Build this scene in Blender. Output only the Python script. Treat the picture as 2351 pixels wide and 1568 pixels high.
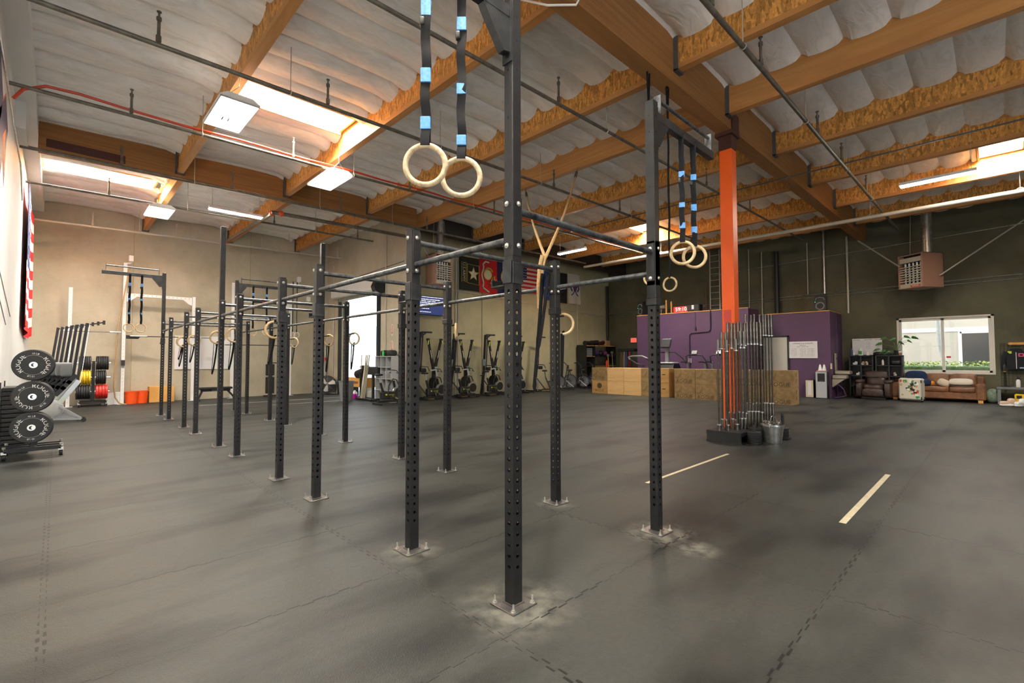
import bpy, math, random
from mathutils import Vector, Matrix
random.seed(7)
PI = math.pi
S = bpy.context.scene
COL = S.collection
for o in list(bpy.data.objects): bpy.data.objects.remove(o)

# ---------------------------------------------------------------- camera
H = 1.52
yaw, pit, rol = math.radians(45.9016), math.radians(2.0262), math.radians(-0.1109)
Fw = Vector((math.cos(yaw)*math.cos(pit), math.sin(yaw)*math.cos(pit), math.sin(pit)))
Rt = Vector((math.sin(yaw), -math.cos(yaw), 0)); Up = Rt.cross(Fw)
R2 = Rt*math.cos(rol)+Up*math.sin(rol); U2 = Up*math.cos(rol)-Rt*math.sin(rol)
cam = bpy.data.cameras.new('camera'); co = bpy.data.objects.new('camera', cam); COL.objects.link(co)
co.matrix_world = Matrix(((R2.x, U2.x, -Fw.x, 0), (R2.y, U2.y, -Fw.y, 0), (R2.z, U2.z, -Fw.z, H), (0, 0, 0, 1)))
cam.sensor_width = 36; cam.lens = 36*1082.02/2351; cam.clip_start = 0.02; cam.clip_end = 300
S.camera = co

# ---------------------------------------------------------------- view, world, lights
S.view_settings.view_transform = 'Standard'; S.view_settings.look = 'None'
S.view_settings.gamma = 1; S.view_settings.use_curve_mapping = False
S.view_settings.exposure = 0.95
W = bpy.data.worlds.new('sky'); S.world = W; W.use_nodes = True
W.node_tree.nodes['Background'].inputs[0].default_value = (0.86, 0.93, 1, 1)
W.node_tree.nodes['Background'].inputs[1].default_value = 2.6
SKYL = 62.0     # brightness of the daylight diffusers in the roof
TUBE = 75.0     # brightness of the fluorescent tubes

def area(name, loc, sx, sy, power, color=(1, 1, 1), rot=(0, 0, 0), spread=180):
    l = bpy.data.lights.new(name, 'AREA'); l.shape = 'RECTANGLE'; l.size = sx; l.size_y = sy
    l.energy = power; l.color = color; l.spread = math.radians(spread)
    o = bpy.data.objects.new(name, l); COL.objects.link(o); o.location = loc; o.rotation_euler = rot
    return o
SUN = bpy.data.lights.new('sun', 'SUN'); SUN.energy = 1.6; SUN.angle = math.radians(2); SUN.color = (1, .95, .86)
so = bpy.data.objects.new('sun', SUN); COL.objects.link(so); so.rotation_euler = (math.radians(38), 0, math.radians(60))

# ---------------------------------------------------------------- materials
def nodes(m):
    m.use_nodes = True
    return m.node_tree.nodes, m.node_tree.links, m.node_tree.nodes['Principled BSDF']
_M = {}
def mat(name, col, rough=.5, metal=0, emit=0, var=0, vscale=4, bump=0, bscale=40, spec=.5, ecol=None, trans=0, alpha=1, coat=0, stretch=None):
    if name in _M: return _M[name]
    m = bpy.data.materials.new(name); N, L, P = nodes(m); _M[name] = m
    c = (*col, 1)
    P.inputs['Base Color'].default_value = c; P.inputs['Roughness'].default_value = rough
    P.inputs['Metallic'].default_value = metal; P.inputs['Specular IOR Level'].default_value = spec
    P.inputs['Transmission Weight'].default_value = trans; P.inputs['Alpha'].default_value = alpha
    P.inputs['Coat Weight'].default_value = coat
    if emit:
        P.inputs['Emission Color'].default_value = (*(ecol or col), 1); P.inputs['Emission Strength'].default_value = emit
    m.diffuse_color = c
    if var or bump:
        T = N.new('ShaderNodeTexCoord'); src = T.outputs['Object']
        if stretch:
            mp = N.new('ShaderNodeMapping'); mp.inputs['Scale'].default_value = stretch
            L.new(src, mp.inputs[0]); src = mp.outputs[0]
    if var:
        n = N.new('ShaderNodeTexNoise'); n.inputs['Scale'].default_value = vscale; n.inputs['Detail'].default_value = 6
        n.inputs['Roughness'].default_value = .65
        L.new(src, n.inputs['Vector'])
        r = N.new('ShaderNodeValToRGB'); r.color_ramp.elements[0].position = .3; r.color_ramp.elements[1].position = .72
        r.color_ramp.elements[0].color = (*[max(0, x*(1-var)) for x in col], 1)
        r.color_ramp.elements[1].color = (*[min(1, x*(1+var)) for x in col], 1)
        L.new(n.outputs['Fac'], r.inputs[0]); L.new(r.outputs[0], P.inputs['Base Color'])
    if bump:
        n2 = N.new('ShaderNodeTexNoise'); n2.inputs['Scale'].default_value = bscale; n2.inputs['Detail'].default_value = 4
        L.new(src, n2.inputs['Vector'])
        b = N.new('ShaderNodeBump'); b.inputs['Strength'].default_value = bump; b.inputs['Distance'].default_value = .02
        L.new(n2.outputs['Fac'], b.inputs['Height']); L.new(b.outputs[0], P.inputs['Normal'])
    return m

def wood(name, c1, c2, scale=3, stretch=(1, 1, .08), rough=.55, osb=False):
    m = bpy.data.materials.new(name); N, L, P = nodes(m); _M[name] = m
    T = N.new('ShaderNodeTexCoord'); mp = N.new('ShaderNodeMapping'); mp.inputs['Scale'].default_value = stretch
    L.new(T.outputs['Object'], mp.inputs[0])
    n = N.new('ShaderNodeTexNoise'); n.inputs['Scale'].default_value = scale; n.inputs['Detail'].default_value = 8
    n.inputs['Distortion'].default_value = 1.2 if not osb else 2.5; n.inputs['Roughness'].default_value = .6
    L.new(mp.outputs[0], n.inputs['Vector'])
    r = N.new('ShaderNodeValToRGB'); e = r.color_ramp.elements
    e[0].position = .33; e[0].color = (*c1, 1); e[1].position = .66; e[1].color = (*c2, 1)
    L.new(n.outputs['Fac'], r.inputs[0])
    P.inputs['Roughness'].default_value = rough; P.inputs['Specular IOR Level'].default_value = .25
    out = r.outputs[0]
    if osb:
        v = N.new('ShaderNodeTexVoronoi'); v.inputs['Scale'].default_value = 1; mp2 = N.new('ShaderNodeMapping')
        mp2.inputs['Scale'].default_value = (22, 30, 9); L.new(T.outputs['Object'], mp2.inputs[0])
        n3 = N.new('ShaderNodeTexNoise'); n3.inputs['Scale'].default_value = 6; L.new(T.outputs['Object'], n3.inputs['Vector'])
        mx = N.new('ShaderNodeVectorMath'); mx.operation = 'MULTIPLY_ADD'; mx.inputs[1].default_value = (1.6, 1.6, 1.6)
        L.new(n3.outputs['Color'], mx.inputs[0]); L.new(mp2.outputs[0], mx.inputs[2]); L.new(mx.outputs[0], v.inputs['Vector'])
        hs = N.new('ShaderNodeHueSaturation'); s = N.new('ShaderNodeSeparateColor'); L.new(v.outputs['Color'], s.inputs[0])
        mr = N.new('ShaderNodeMapRange'); mr.inputs[3].default_value = .55; mr.inputs[4].default_value = 1.35
        L.new(s.outputs[0], mr.inputs[0]); L.new(mr.outputs[0], hs.inputs['Value']); L.new(out, hs.inputs['Color']); out = hs.outputs[0]
    L.new(out, P.inputs['Base Color'])
    b = N.new('ShaderNodeBump'); b.inputs['Strength'].default_value = .15; L.new(n.outputs['Fac'], b.inputs['Height']); L.new(b.outputs[0], P.inputs['Normal'])
    return m

steel = mat('black_powder_steel', (.017, .017, .018), .42, .2, var=.35, vscale=9, bump=.05, bscale=220)
steel2 = mat('worn_black_steel', (.05, .052, .055), .38, .6, var=.5, vscale=7)
barm = mat('chalky_steel_bar', (.13, .14, .15), .42, .75, var=.75, vscale=14)
zinc = mat('zinc_bolt', (.75, .74, .7), .28, .9)
chrome = mat('chrome', (.62, .61, .58), .2, 1)
platem = mat('base_plate_steel', (.16, .15, .14), .4, .7, var=.5, vscale=9)
ringw = mat('ring_wood', (.62, .45, .25), .55, var=.35, vscale=20)
strapm = mat('black_webbing', (.012, .012, .013), .8, spec=.12)
tape = mat('blue_tape', (.10, .32, .72), .5, var=.35, vscale=60)
white = mat('white_paint', (.82, .82, .8), .45)
blackp = mat('black_plastic', (.015, .015, .016), .45)
rubber = mat('black_rubber', (.02, .02, .021), .6, var=.3, vscale=8)
greyp = mat('grey_plastic', (.16, .17, .18), .5)
greyp2 = mat('light_grey_plastic', (.42, .43, .43), .45)
orange = mat('orange_paint', (.93, .13, .012), .42)
redm = mat('red_plastic', (.75, .03, .025), .45)
yellow = mat('yellow_rubber', (.85, .55, .02), .5)
lime = mat('lime_plastic', (.62, .75, .03), .5)
galv = mat('galvanised_steel', (.55, .56, .54), .32, .9, var=.3, vscale=12)
pipem = mat('pipe_steel', (.17, .15, .12), .5, .5, var=.4, vscale=6)
pipel = mat('painted_conduit', (.5, .48, .42), .45, .3)
osb = wood('osb_web', (.46, .2, .045), (.66, .33, .085), 9, (1, 1, 1), .6, True)
lvl = wood('lumber_flange', (.42, .19, .06), (.58, .29, .1), 5, (1, .06, 1))
glu = wood('glulam', (.24, .11, .035), (.36, .17, .055), 6, (.06, .5, 3))
lvlx = wood('lumber_along_x', (.5, .28, .1), (.66, .4, .17), 5, (.06, 1, 1))
ply = wood('new_plywood', (.62, .38, .15), (.76, .5, .23), 4, (1, .25, 1.2))
plyd = wood('worn_plywood', (.2, .13, .055), (.36, .24, .11), 3, (1, 1, 1))
leather = mat('brown_leather', (.2, .085, .035), .38, var=.4, vscale=5, bump=.25, bscale=25)
leatherd = mat('dark_leather', (.05, .03, .024), .33, var=.4, vscale=5, bump=.3, bscale=20)
fabric = mat('cream_fabric', (.62, .53, .4), .9)
tubee = mat('lit_tube', (1, 1, .96), emit=TUBE, ecol=(1, .98, .88))
skye = mat('lit_skylight', (1, 1, 1), emit=SKYL, ecol=(1, .96, .88))
purple = mat('purple_paint', (.095, .045, .105), .5, var=.12, vscale=1)

# ---------------------------------------------------------------- mesh builder
def fr(d, up=None):
    d = Vector(d).normalized(); u = Vector(up) if up else (Vector((0, 0, 1)) if abs(d.z) < .95 else Vector((0, 1, 0)))
    s = u.cross(d)
    if s.length < 1e-6: s = Vector((1, 0, 0))
    s.normalize(); return s, d.cross(s), d
def TR(x=0, y=0, z=0, rx=0, ry=0, rz=0):
    return Matrix.Translation((x, y, z)) @ Matrix.Rotation(rz, 4, 'Z') @ Matrix.Rotation(ry, 4, 'Y') @ Matrix.Rotation(rx, 4, 'X')
_tx = {}
class MB:
    def __init__(s): s.v = []; s.f = []; s.m = []
    def add(s, vs, fs, mi=0, M=None):
        b = len(s.v)
        s.v += [tuple(M @ Vector(v)) if M else tuple(v) for v in vs]
        s.f += [tuple(b+i for i in f) for f in fs]; s.m += [mi]*len(fs); return s
    def box(s, x0, x1, y0, y1, z0, z1, mi=0, M=None, bev=0):
        if bev <= 0:
            vs = [(x, y, z) for z in (z0, z1) for y in (y0, y1) for x in (x0, x1)]
            return s.add(vs, [(0, 2, 3, 1), (4, 5, 7, 6), (0, 1, 5, 4), (2, 6, 7, 3), (0, 4, 6, 2), (1, 3, 7, 5)], mi, M)
        b = bev; vs = []; idx = {}
        X = (x0, x1); Y = (y0, y1); Z = (z0, z1)
        for i in (0, 1):
            for j in (0, 1):
                for k in (0, 1):
                    sx, sy, sz = (1, -1)[i]*b, (1, -1)[j]*b, (1, -1)[k]*b
                    for a, p in enumerate(((X[i], Y[j]+sy, Z[k]+sz), (X[i]+sx, Y[j], Z[k]+sz), (X[i]+sx, Y[j]+sy, Z[k]))):
                        idx[i, j, k, a] = len(vs); vs.append(p)
        fs = []
        for i in (0, 1): fs.append([idx[i, j, k, 0] for j, k in ((0, 0), (1, 0), (1, 1), (0, 1))][::(-1 if i == 0 else 1)])
        for j in (0, 1): fs.append([idx[i, j, k, 1] for i, k in ((0, 0), (1, 0), (1, 1), (0, 1))][::(1 if j == 0 else -1)])
        for k in (0, 1): fs.append([idx[i, j, k, 2] for i, j in ((0, 0), (1, 0), (1, 1), (0, 1))][::(-1 if k == 0 else 1)])
        for j in (0, 1):
            for k in (0, 1): fs.append((idx[0, j, k, 1], idx[1, j, k, 1], idx[1, j, k, 2], idx[0, j, k, 2]))
        for i in (0, 1):
            for k in (0, 1): fs.append((idx[i, 0, k, 0], idx[i, 1, k, 0], idx[i, 1, k, 2], idx[i, 0, k, 2]))
        for i in (0, 1):
            for j in (0, 1): fs.append((idx[i, j, 0, 0], idx[i, j, 1, 0], idx[i, j, 1, 1], idx[i, j, 0, 1]))
        for i in (0, 1):
            for j in (0, 1):
                for k in (0, 1): fs.append((idx[i, j, k, 0], idx[i, j, k, 1], idx[i, j, k, 2]))
        return s.add(vs, fs, mi, M)
    def bx(s, c, d, mi=0, M=None, bev=0):
        return s.box(c[0]-d[0]/2, c[0]+d[0]/2, c[1]-d[1]/2, c[1]+d[1]/2, c[2]-d[2]/2, c[2]+d[2]/2, mi, M, bev)
    def bar(s, p, q, w, h=None, mi=0, up=None, M=None):
        h = h or w; p = Vector(p); q = Vector(q); a, b, d = fr(q-p, up)
        vs = [c+a*x*w/2+b*y*h/2 for c in (p, q) for x, y in ((-1, -1), (1, -1), (1, 1), (-1, 1))]
        return s.add(vs, [(3, 2, 1, 0), (4, 5, 6, 7), (0, 1, 5, 4), (1, 2, 6, 5), (2, 3, 7, 6), (3, 0, 4, 7)], mi, M)
    def tube(s, p, q, r, n=10, mi=0, r2=None, M=None):
        p = Vector(p); q = Vector(q); r2 = r if r2 is None else r2; a, b, d = fr(q-p)
        vs = [c+(a*math.cos(2*PI*i/n)+b*math.sin(2*PI*i/n))*R for c, R in ((p, r), (q, r2)) for i in range(n)]
        return s.add(vs, [(i, (i+1) % n, n+(i+1) % n, n+i) for i in range(n)]+[tuple(range(n))[::-1], tuple(range(n, 2*n))], mi, M)
    def path(s, pts, r, n=8, mi=0, M=None, closed=False, fl=None):
        # swept round (or, with fl=(w,t), flat) section along points
        pts = [Vector(p) for p in pts]; k = len(pts); vs = []; fs = []; pa = None
        for i, p in enumerate(pts):
            d = (pts[(i+1) % k]-pts[i-1]) if closed else (pts[min(i+1, k-1)]-pts[max(i-1, 0)])
            d = d.normalized() if d.length > 1e-9 else Vector((0, 0, 1))
            if pa is None: a, b, _ = fr(d)
            else:
                a = pa-d*pa.dot(d)
                a = a.normalized() if a.length > 1e-5 else fr(d)[0]
                b = d.cross(a)
            pa = a; R = r[i] if isinstance(r, (list, tuple)) else r
            if fl: vs += [p+a*x*fl[0]/2+b*y*fl[1]/2 for x, y in ((-1, -1), (1, -1), (1, 1), (-1, 1))]
            else: vs += [p+(a*math.cos(2*PI*j/n)+b*math.sin(2*PI*j/n))*R for j in range(n)]
        if fl: n = 4
        for i in range(k if closed else k-1):
            for j in range(n):
                i2 = (i+1) % k; fs.append((i*n+j, i*n+(j+1) % n, i2*n+(j+1) % n, i2*n+j))
        if not closed: fs += [tuple(range(n))[::-1], tuple(range((k-1)*n, k*n))]
        return s.add(vs, fs, mi, M)
    def lathe(s, pr, n=24, mi=0, M=None, mis=None):
        vs = [(r*math.cos(2*PI*i/n), r*math.sin(2*PI*i/n), z) for r, z in pr for i in range(n)]
        for k in range(len(pr)-1):
            s.add([], [], mi)
        b = len(s.v); s.v += [tuple(M @ Vector(v)) if M else v for v in vs]
        for k in range(len(pr)-1):
            for i in range(n):
                s.f.append((b+k*n+i, b+k*n+(i+1) % n, b+(k+1)*n+(i+1) % n, b+(k+1)*n+i)); s.m.append(mis[k] if mis else mi)
        if pr[0][0] > 1e-5: s.f.append(tuple(b+i for i in range(n))[::-1]); s.m.append(mis[0] if mis else mi)
        if pr[-1][0] > 1e-5: s.f.append(tuple(b+(len(pr)-1)*n+i for i in range(n))); s.m.append(mis[-1] if mis else mi)
        return s
    def torus(s, R, r, M=None, n=32, m=12, mi=0):
        return s.path([(R*math.cos(2*PI*i/n), R*math.sin(2*PI*i/n), 0) for i in range(n)], r, m, mi, M, True)
    def prism(s, poly, z0, z1, mi=0, M=None):
        k = len(poly); vs = [(x, y, z0) for x, y in poly]+[(x, y, z1) for x, y in poly]
        return s.add(vs, [tuple(range(k))[::-1], tuple(range(k, 2*k))]+[(i, (i+1) % k, k+(i+1) % k, k+i) for i in range(k)], mi, M)
    def ball(s, c, r, n=12, m=8, mi=0, M=None):
        rx, ry, rz = (r, r, r) if not isinstance(r, (tuple, list)) else r
        vs = [(c[0], c[1], c[2]-rz)]; fs = []
        for j in range(1, m):
            t = -PI/2+PI*j/m
            vs += [(c[0]+rx*math.cos(t)*math.cos(2*PI*i/n), c[1]+ry*math.cos(t)*math.sin(2*PI*i/n), c[2]+rz*math.sin(t)) for i in range(n)]
        vs.append((c[0], c[1], c[2]+rz)); e = len(vs)-1
        for i in range(n):
            fs.append((0, 1+(i+1) % n, 1+i)); fs.append((e, e-n+i, e-n+(i+1) % n))
            for j in range(m-2): fs.append((1+j*n+i, 1+j*n+(i+1) % n, 1+(j+1)*n+(i+1) % n, 1+(j+1)*n+i))
        return s.add(vs, fs, mi, M)
    def soft(s, c, d, mi=0, M=None, p=4, n=20, m=12):
        # rounded cushion (superellipsoid)
        vs = []; fs = []; sg = lambda a, e: math.copysign(abs(a)**e, a)
        for j in range(m+1):
            t = -PI/2+PI*j/m
            for i in range(n):
                u = 2*PI*i/n; e = 2/p
                vs.append((c[0]+d[0]/2*sg(math.cos(t), e)*sg(math.cos(u), e), c[1]+d[1]/2*sg(math.cos(t), e)*sg(math.sin(u), e), c[2]+d[2]/2*sg(math.sin(t), e)))
        for j in range(m):
            for i in range(n): fs.append((j*n+i, j*n+(i+1) % n, (j+1)*n+(i+1) % n, (j+1)*n+i))
        return s.add(vs, fs, mi, M)
    def text(s, t, size, M, mi=0, depth=0, align='CENTER', bend=None):
        k = (t, align)
        if k not in _tx:
            c = bpy.data.curves.new('lettering', 'FONT'); c.body = t; c.size = 1; c.align_x = align; c.align_y = 'CENTER'; c.resolution_u = 2
            o = bpy.data.objects.new('lettering', c); COL.objects.link(o); bpy.context.view_layer.update()
            me = o.evaluated_get(bpy.context.evaluated_depsgraph_get()).to_mesh()
            _tx[k] = ([tuple(v.co) for v in me.vertices], [tuple(p.vertices) for p in me.polygons])
            bpy.data.objects.remove(o); bpy.data.curves.remove(c)
        vs, fs = _tx[k]; vs = [Vector(v)*size for v in vs]
        if bend:   # text on an arc of radius bend[0] centred at angle bend[1]
            R, a0 = bend; vs = [Vector(((R+v.y)*math.cos(a0-v.x/R), (R+v.y)*math.sin(a0-v.x/R), 0)) for v in vs]
        return s.add(vs, fs, mi, M)
    def build(s, name, mats, parent=None, loc=None, smooth=40):
        me = bpy.data.meshes.new(name); L = Vector(loc) if loc else None
        me.from_pydata([tuple(Vector(v)-L) for v in s.v] if L else s.v, [], s.f)
        if not isinstance(mats, (list, tuple)): mats = [mats]
        for m in mats: me.materials.append(m)
        if len(mats) > 1: me.polygons.foreach_set('material_index', s.m)
        if smooth:
            me.shade_smooth(); me.set_sharp_from_angle(angle=math.radians(smooth))
        me.update()
        o = bpy.data.objects.new(name, me); COL.objects.link(o)
        if parent: o.parent = parent
        if L: o.location = L
        return o
def tag(o, label, cat, group=None, kind=None):
    if label: o['label'] = label
    if cat: o['category'] = cat
    if group: o['group'] = group
    if kind: o['kind'] = kind
    return o
def thing(name, label, cat, loc=(0, 0, 0), rz=0, group=None):
    o = bpy.data.objects.new(name, None); COL.objects.link(o); o.empty_display_size = .1
    o.location = loc; o.rotation_euler = (0, 0, rz); return tag(o, label, cat, group)
def struct(mb, name, mats, smooth=40, parent=None):
    o = mb.build(name, mats, parent, smooth=smooth)
    if not parent: o['kind'] = 'structure'
    return o
def kids(o): return [c for c in bpy.data.objects if c.parent == o]
def dup(root, loc=None, rz=None, label=None, group=None, parent=None):
    r = root.copy(); COL.objects.link(r)
    if parent: r.parent = parent
    if loc is not None: r.location = loc
    if rz is not None: r.rotation_euler = (0, 0, rz)
    if label: r['label'] = label
    if group: r['group'] = group
    for c in list(root.children): dup(c, parent=r)
    return r
def zc(x): return 6.55+.015*x
# ---------------------------------------------------------------- shell materials
def floor_mat():
    m = bpy.data.materials.new('rubber_mat_floor'); N, L, P = nodes(m)
    g = N.new('ShaderNodeNewGeometry'); sx = N.new('ShaderNodeSeparateXYZ'); L.new(g.outputs['Position'], sx.inputs[0])
    def mth(op, a, b=None, c=None):
        n = N.new('ShaderNodeMath'); n.operation = op
        for i, v in enumerate((a, b, c)):
            if v is None: continue
            if isinstance(v, (int, float)): n.inputs[i].default_value = v
            else: L.new(v, n.inputs[i])
        return n.outputs[0]
    X, Y = sx.outputs[0], sx.outputs[1]
    def seam(a, other, off, size, per, amp):
        sq = mth('MULTIPLY', mth('SIGN', mth('SINE', mth('MULTIPLY', other, 2*PI/per))), amp)
        t = mth('ADD', mth('DIVIDE', mth('ADD', mth('ADD', a, sq), -off), size), 40.0)
        d = mth('MULTIPLY', mth('ABSOLUTE', mth('SUBTRACT', mth('FRACT', mth('ADD', t, .5)), .5)), size)
        return d, mth('FLOOR', t)
    dx, ix = seam(X, Y, -.02, 1.81, .11, .014)
    dy, iy = seam(Y, X, .8, 1.115, .16, .008)
    d = mth('MINIMUM', dx, dy)
    nz = N.new('ShaderNodeTexNoise'); nz.inputs['Scale'].default_value = 1.3; L.new(g.outputs['Position'], nz.inputs['Vector'])
    wdt = N.new('ShaderNodeMapRange'); wdt.inputs[1].default_value = .42; wdt.inputs[2].default_value = .62; wdt.inputs[3].default_value = .0022; wdt.inputs[4].default_value = .009
    L.new(nz.outputs['Fac'], wdt.inputs[0])
    line = mth('LESS_THAN', d, wdt.outputs[0])
    cell = N.new('ShaderNodeCombineXYZ'); L.new(ix, cell.inputs[0]); L.new(iy, cell.inputs[1])
    wn = N.new('ShaderNodeTexWhiteNoise'); wn.noise_dimensions = '3D'; L.new(cell.outputs[0], wn.inputs['Vector'])
    # scuffs: long soft smears along X
    mp = N.new('ShaderNodeMapping'); mp.inputs['Scale'].default_value = (.5, 1.5, 1); L.new(g.outputs['Position'], mp.inputs[0])
    sm = N.new('ShaderNodeTexNoise'); sm.inputs['Scale'].default_value = 1.15; sm.inputs['Detail'].default_value = 5; L.new(mp.outputs[0], sm.inputs['Vector'])
    r = N.new('ShaderNodeValToRGB'); e = r.color_ramp.elements; e[0].position = .32; e[0].color = (.009, .0094, .009, 1); e[1].position = .54; e[1].color = (.045, .0462, .0415, 1)
    L.new(sm.outputs['Fac'], r.inputs[0])
    fine = N.new('ShaderNodeTexNoise'); fine.inputs['Scale'].default_value = 30; fine.inputs['Detail'].default_value = 8; L.new(g.outputs['Position'], fine.inputs['Vector'])
    hs = N.new('ShaderNodeHueSaturation'); L.new(r.outputs[0], hs.inputs['Color'])
    v = mth('ADD', mth('MULTIPLY', wn.outputs['Value'], .22), mth('ADD', .62, mth('MULTIPLY', fine.outputs['Fac'], .5)))
    L.new(v, hs.inputs['Value'])
    # chalk spilled round the anchor plates of the rig
    mc = N.new('ShaderNodeMix'); mc.data_type = 'RGBA'; L.new(hs.outputs[0], mc.inputs[6]); mc.inputs[7].default_value = (.17, .165, .14, 1)
    ck = None
    for cx, cy, rad in ((2.07, 2.1, .42), (3.8, 2.1, .34), (2.07, 3.27, .26), (3.8, 3.27, .24), (3.7, 1.7, .2)):
        q = mth('SUBTRACT', 1.0, mth('DIVIDE', mth('SQRT', mth('ADD', mth('POWER', mth('SUBTRACT', X, cx), 2.0), mth('POWER', mth('SUBTRACT', Y, cy), 2.0))), rad))
        q = mth('MAXIMUM', q, 0.0); ck = q if ck is None else mth('MAXIMUM', ck, q)
    cn = N.new('ShaderNodeTexNoise'); cn.inputs['Scale'].default_value = 9; cn.inputs['Detail'].default_value = 9; L.new(g.outputs['Position'], cn.inputs['Vector'])
    cf = mth('MULTIPLY', mth('MULTIPLY', ck, 1.5), mth('SUBTRACT', cn.outputs['Fac'], .36)); cf = mth('MINIMUM', mth('MAXIMUM', mth('MULTIPLY', cf, 3.0), 0.0), .75)
    L.new(cf, mc.inputs[0])
    mx = N.new('ShaderNodeMix'); mx.data_type = 'RGBA'; L.new(line, mx.inputs[0]); L.new(mc.outputs[2], mx.inputs[6]); mx.inputs[7].default_value = (.006, .006, .006, 1)
    L.new(mx.outputs[2], P.inputs['Base Color'])
    P.inputs['Roughness'].default_value = .5; P.inputs['Specular IOR Level'].default_value = .27
    vo = N.new('ShaderNodeTexVoronoi'); vo.inputs['Scale'].default_value = 130; L.new(g.outputs['Position'], vo.inputs['Vector'])
    hb = mth('SUBTRACT', mth('MULTIPLY', vo.outputs['Distance'], .5), mth('MULTIPLY', line, 2.0))
    b = N.new('ShaderNodeBump'); b.inputs['Strength'].default_value = .35; b.inputs['Distance'].default_value = .004
    L.new(hb, b.inputs['Height']); L.new(b.outputs[0], P.inputs['Normal'])
    return m
def concrete(name, c, dark, spots=True):
    m = bpy.data.materials.new(name); N, L, P = nodes(m)
    g = N.new('ShaderNodeNewGeometry'); n = N.new('ShaderNodeTexNoise'); n.inputs['Scale'].default_value = .55; n.inputs['Detail'].default_value = 10; n.inputs['Roughness'].default_value = .68
    L.new(g.outputs['Position'], n.inputs['Vector'])
    r = N.new('ShaderNodeValToRGB'); e = r.color_ramp.elements; e[0].position = .3; e[0].color = (*dark, 1); e[1].position = .62; e[1].color = (*c, 1)
    L.new(n.outputs['Fac'], r.inputs[0]); out = r.outputs[0]
    if spots:
        v = N.new('ShaderNodeTexVoronoi'); v.inputs['Scale'].default_value = .42; v.inputs['Randomness'].default_value = .35; L.new(g.outputs['Position'], v.inputs['Vector'])
        mr = N.new('ShaderNodeMapRange'); mr.inputs[1].default_value = .03; mr.inputs[2].default_value = .1; mr.inputs[3].default_value = .6; mr.inputs[4].default_value = 1.0
        L.new(v.outputs['Distance'], mr.inputs[0]); hs = N.new('ShaderNodeHueSaturation'); L.new(mr.outputs[0], hs.inputs['Value']); L.new(out, hs.inputs['Color']); out = hs.outputs[0]
    L.new(out, P.inputs['Base Color']); P.inputs['Roughness'].default_value = .8
    b = N.new('ShaderNodeBump'); b.inputs['Strength'].default_value = .12; n2 = N.new('ShaderNodeTexNoise'); n2.inputs['Scale'].default_value = 18; n2.inputs['Detail'].default_value = 6
    L.new(g.outputs['Position'], n2.inputs['Vector']); L.new(n2.outputs['Fac'], b.inputs['Height']); L.new(b.outputs[0], P.inputs['Normal'])
    return m
def insul():
    m = bpy.data.materials.new('insulation_facing'); N, L, P = nodes(m)
    g = N.new('ShaderNodeNewGeometry'); mp = N.new('ShaderNodeMapping'); mp.inputs['Scale'].default_value = (.6, 1.6, 1); L.new(g.outputs['Position'], mp.inputs[0])
    n = N.new('ShaderNodeTexNoise'); n.inputs['Scale'].default_value = 3.2; n.inputs['Detail'].default_value = 5; n.inputs['Distortion'].default_value = 1.5; L.new(mp.outputs[0], n.inputs['Vector'])
    r = N.new('ShaderNodeValToRGB'); e = r.color_ramp.elements; e[0].position = .25; e[0].color = (.74, .73, .70, 1); e[1].position = .6; e[1].color = (.88, .87, .85, 1)
    L.new(n.outputs['Fac'], r.inputs[0]); L.new(r.outputs[0], P.inputs['Base Color']); P.inputs['Roughness'].default_value = .42; P.inputs['Specular IOR Level'].default_value = .5
    b = N.new('ShaderNodeBump'); b.inputs['Strength'].default_value = .45; b.inputs['Distance'].default_value = .05; L.new(n.outputs['Fac'], b.inputs['Height']); L.new(b.outputs[0], P.inputs['Normal'])
    return m
conc = concrete('tilt_up_concrete', (.54, .49, .375), (.38, .34, .25))
conc2 = concrete('darker_concrete', (.125, .118, .07), (.062, .06, .037)); conc3 = concrete('olive_lit_concrete', (.47, .44, .28), (.34, .315, .2))  # conc3 is the back wall's concrete with the olive light put into its colour
paintw = mat('white_wall_paint', (.82, .815, .79), .5, var=.06, vscale=.8, bump=.05, bscale=9)
ins = insul()

XL, XR, YB, YD, YF, XD = -.62, 22.9, 21.0, 14.37, 15.6, 8.78
b = MB(); b.box(XL-.2, XR+.2, -9.2, YB+.2, -.15, 0); struct(b, 'floor', floor_mat(), 0)
b = MB(); b.box(XL-.2, XL, -9.2, YB+.2, 0, 7.2); wl = struct(b, 'wall_left', paintw, 0)
b = MB(); b.box(XL, XD+.3, YB, YB+.2, 0, 7.4); struct(b, 'wall_back', conc, 0)
b = MB()   # wall with the roll-up opening
for y0, y1, z0, z1 in ((YD, 16.25, 0, 7.4), (19.6, YB, 0, 7.4), (16.25, 19.6, 4.05, 7.4)): b.box(XD, XD+.3, y0, y1, z0, z1)
struct(b, 'wall_side', conc, 0)
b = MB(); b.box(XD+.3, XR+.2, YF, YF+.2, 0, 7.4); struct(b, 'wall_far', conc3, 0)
b = MB()   # wall with the window
wy0, wy1, wz0, wz1 = .15, 2.59, .99, 2.93
for y0, y1, z0, z1 in ((-9.2, wy0, 0, 7.4), (wy1, YF, 0, 7.4), (wy0, wy1, 0, wz0), (wy0, wy1, wz1, 7.4)): b.box(XR, XR+.2, y0, y1, z0, z1)
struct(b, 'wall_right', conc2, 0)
b = MB()   # wall behind the camera, with an unseen open door added to let light in
for x0, x1, z0, z1 in ((XL-.2, -.3, 0, 7.4), (4.2, XR+.2, 0, 7.4), (-.3, 4.2, 4.2, 7.4)): b.box(x0, x1, -9.2, -9, z0, z1)
struct(b, 'wall_rear', paintw, 0)
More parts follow.
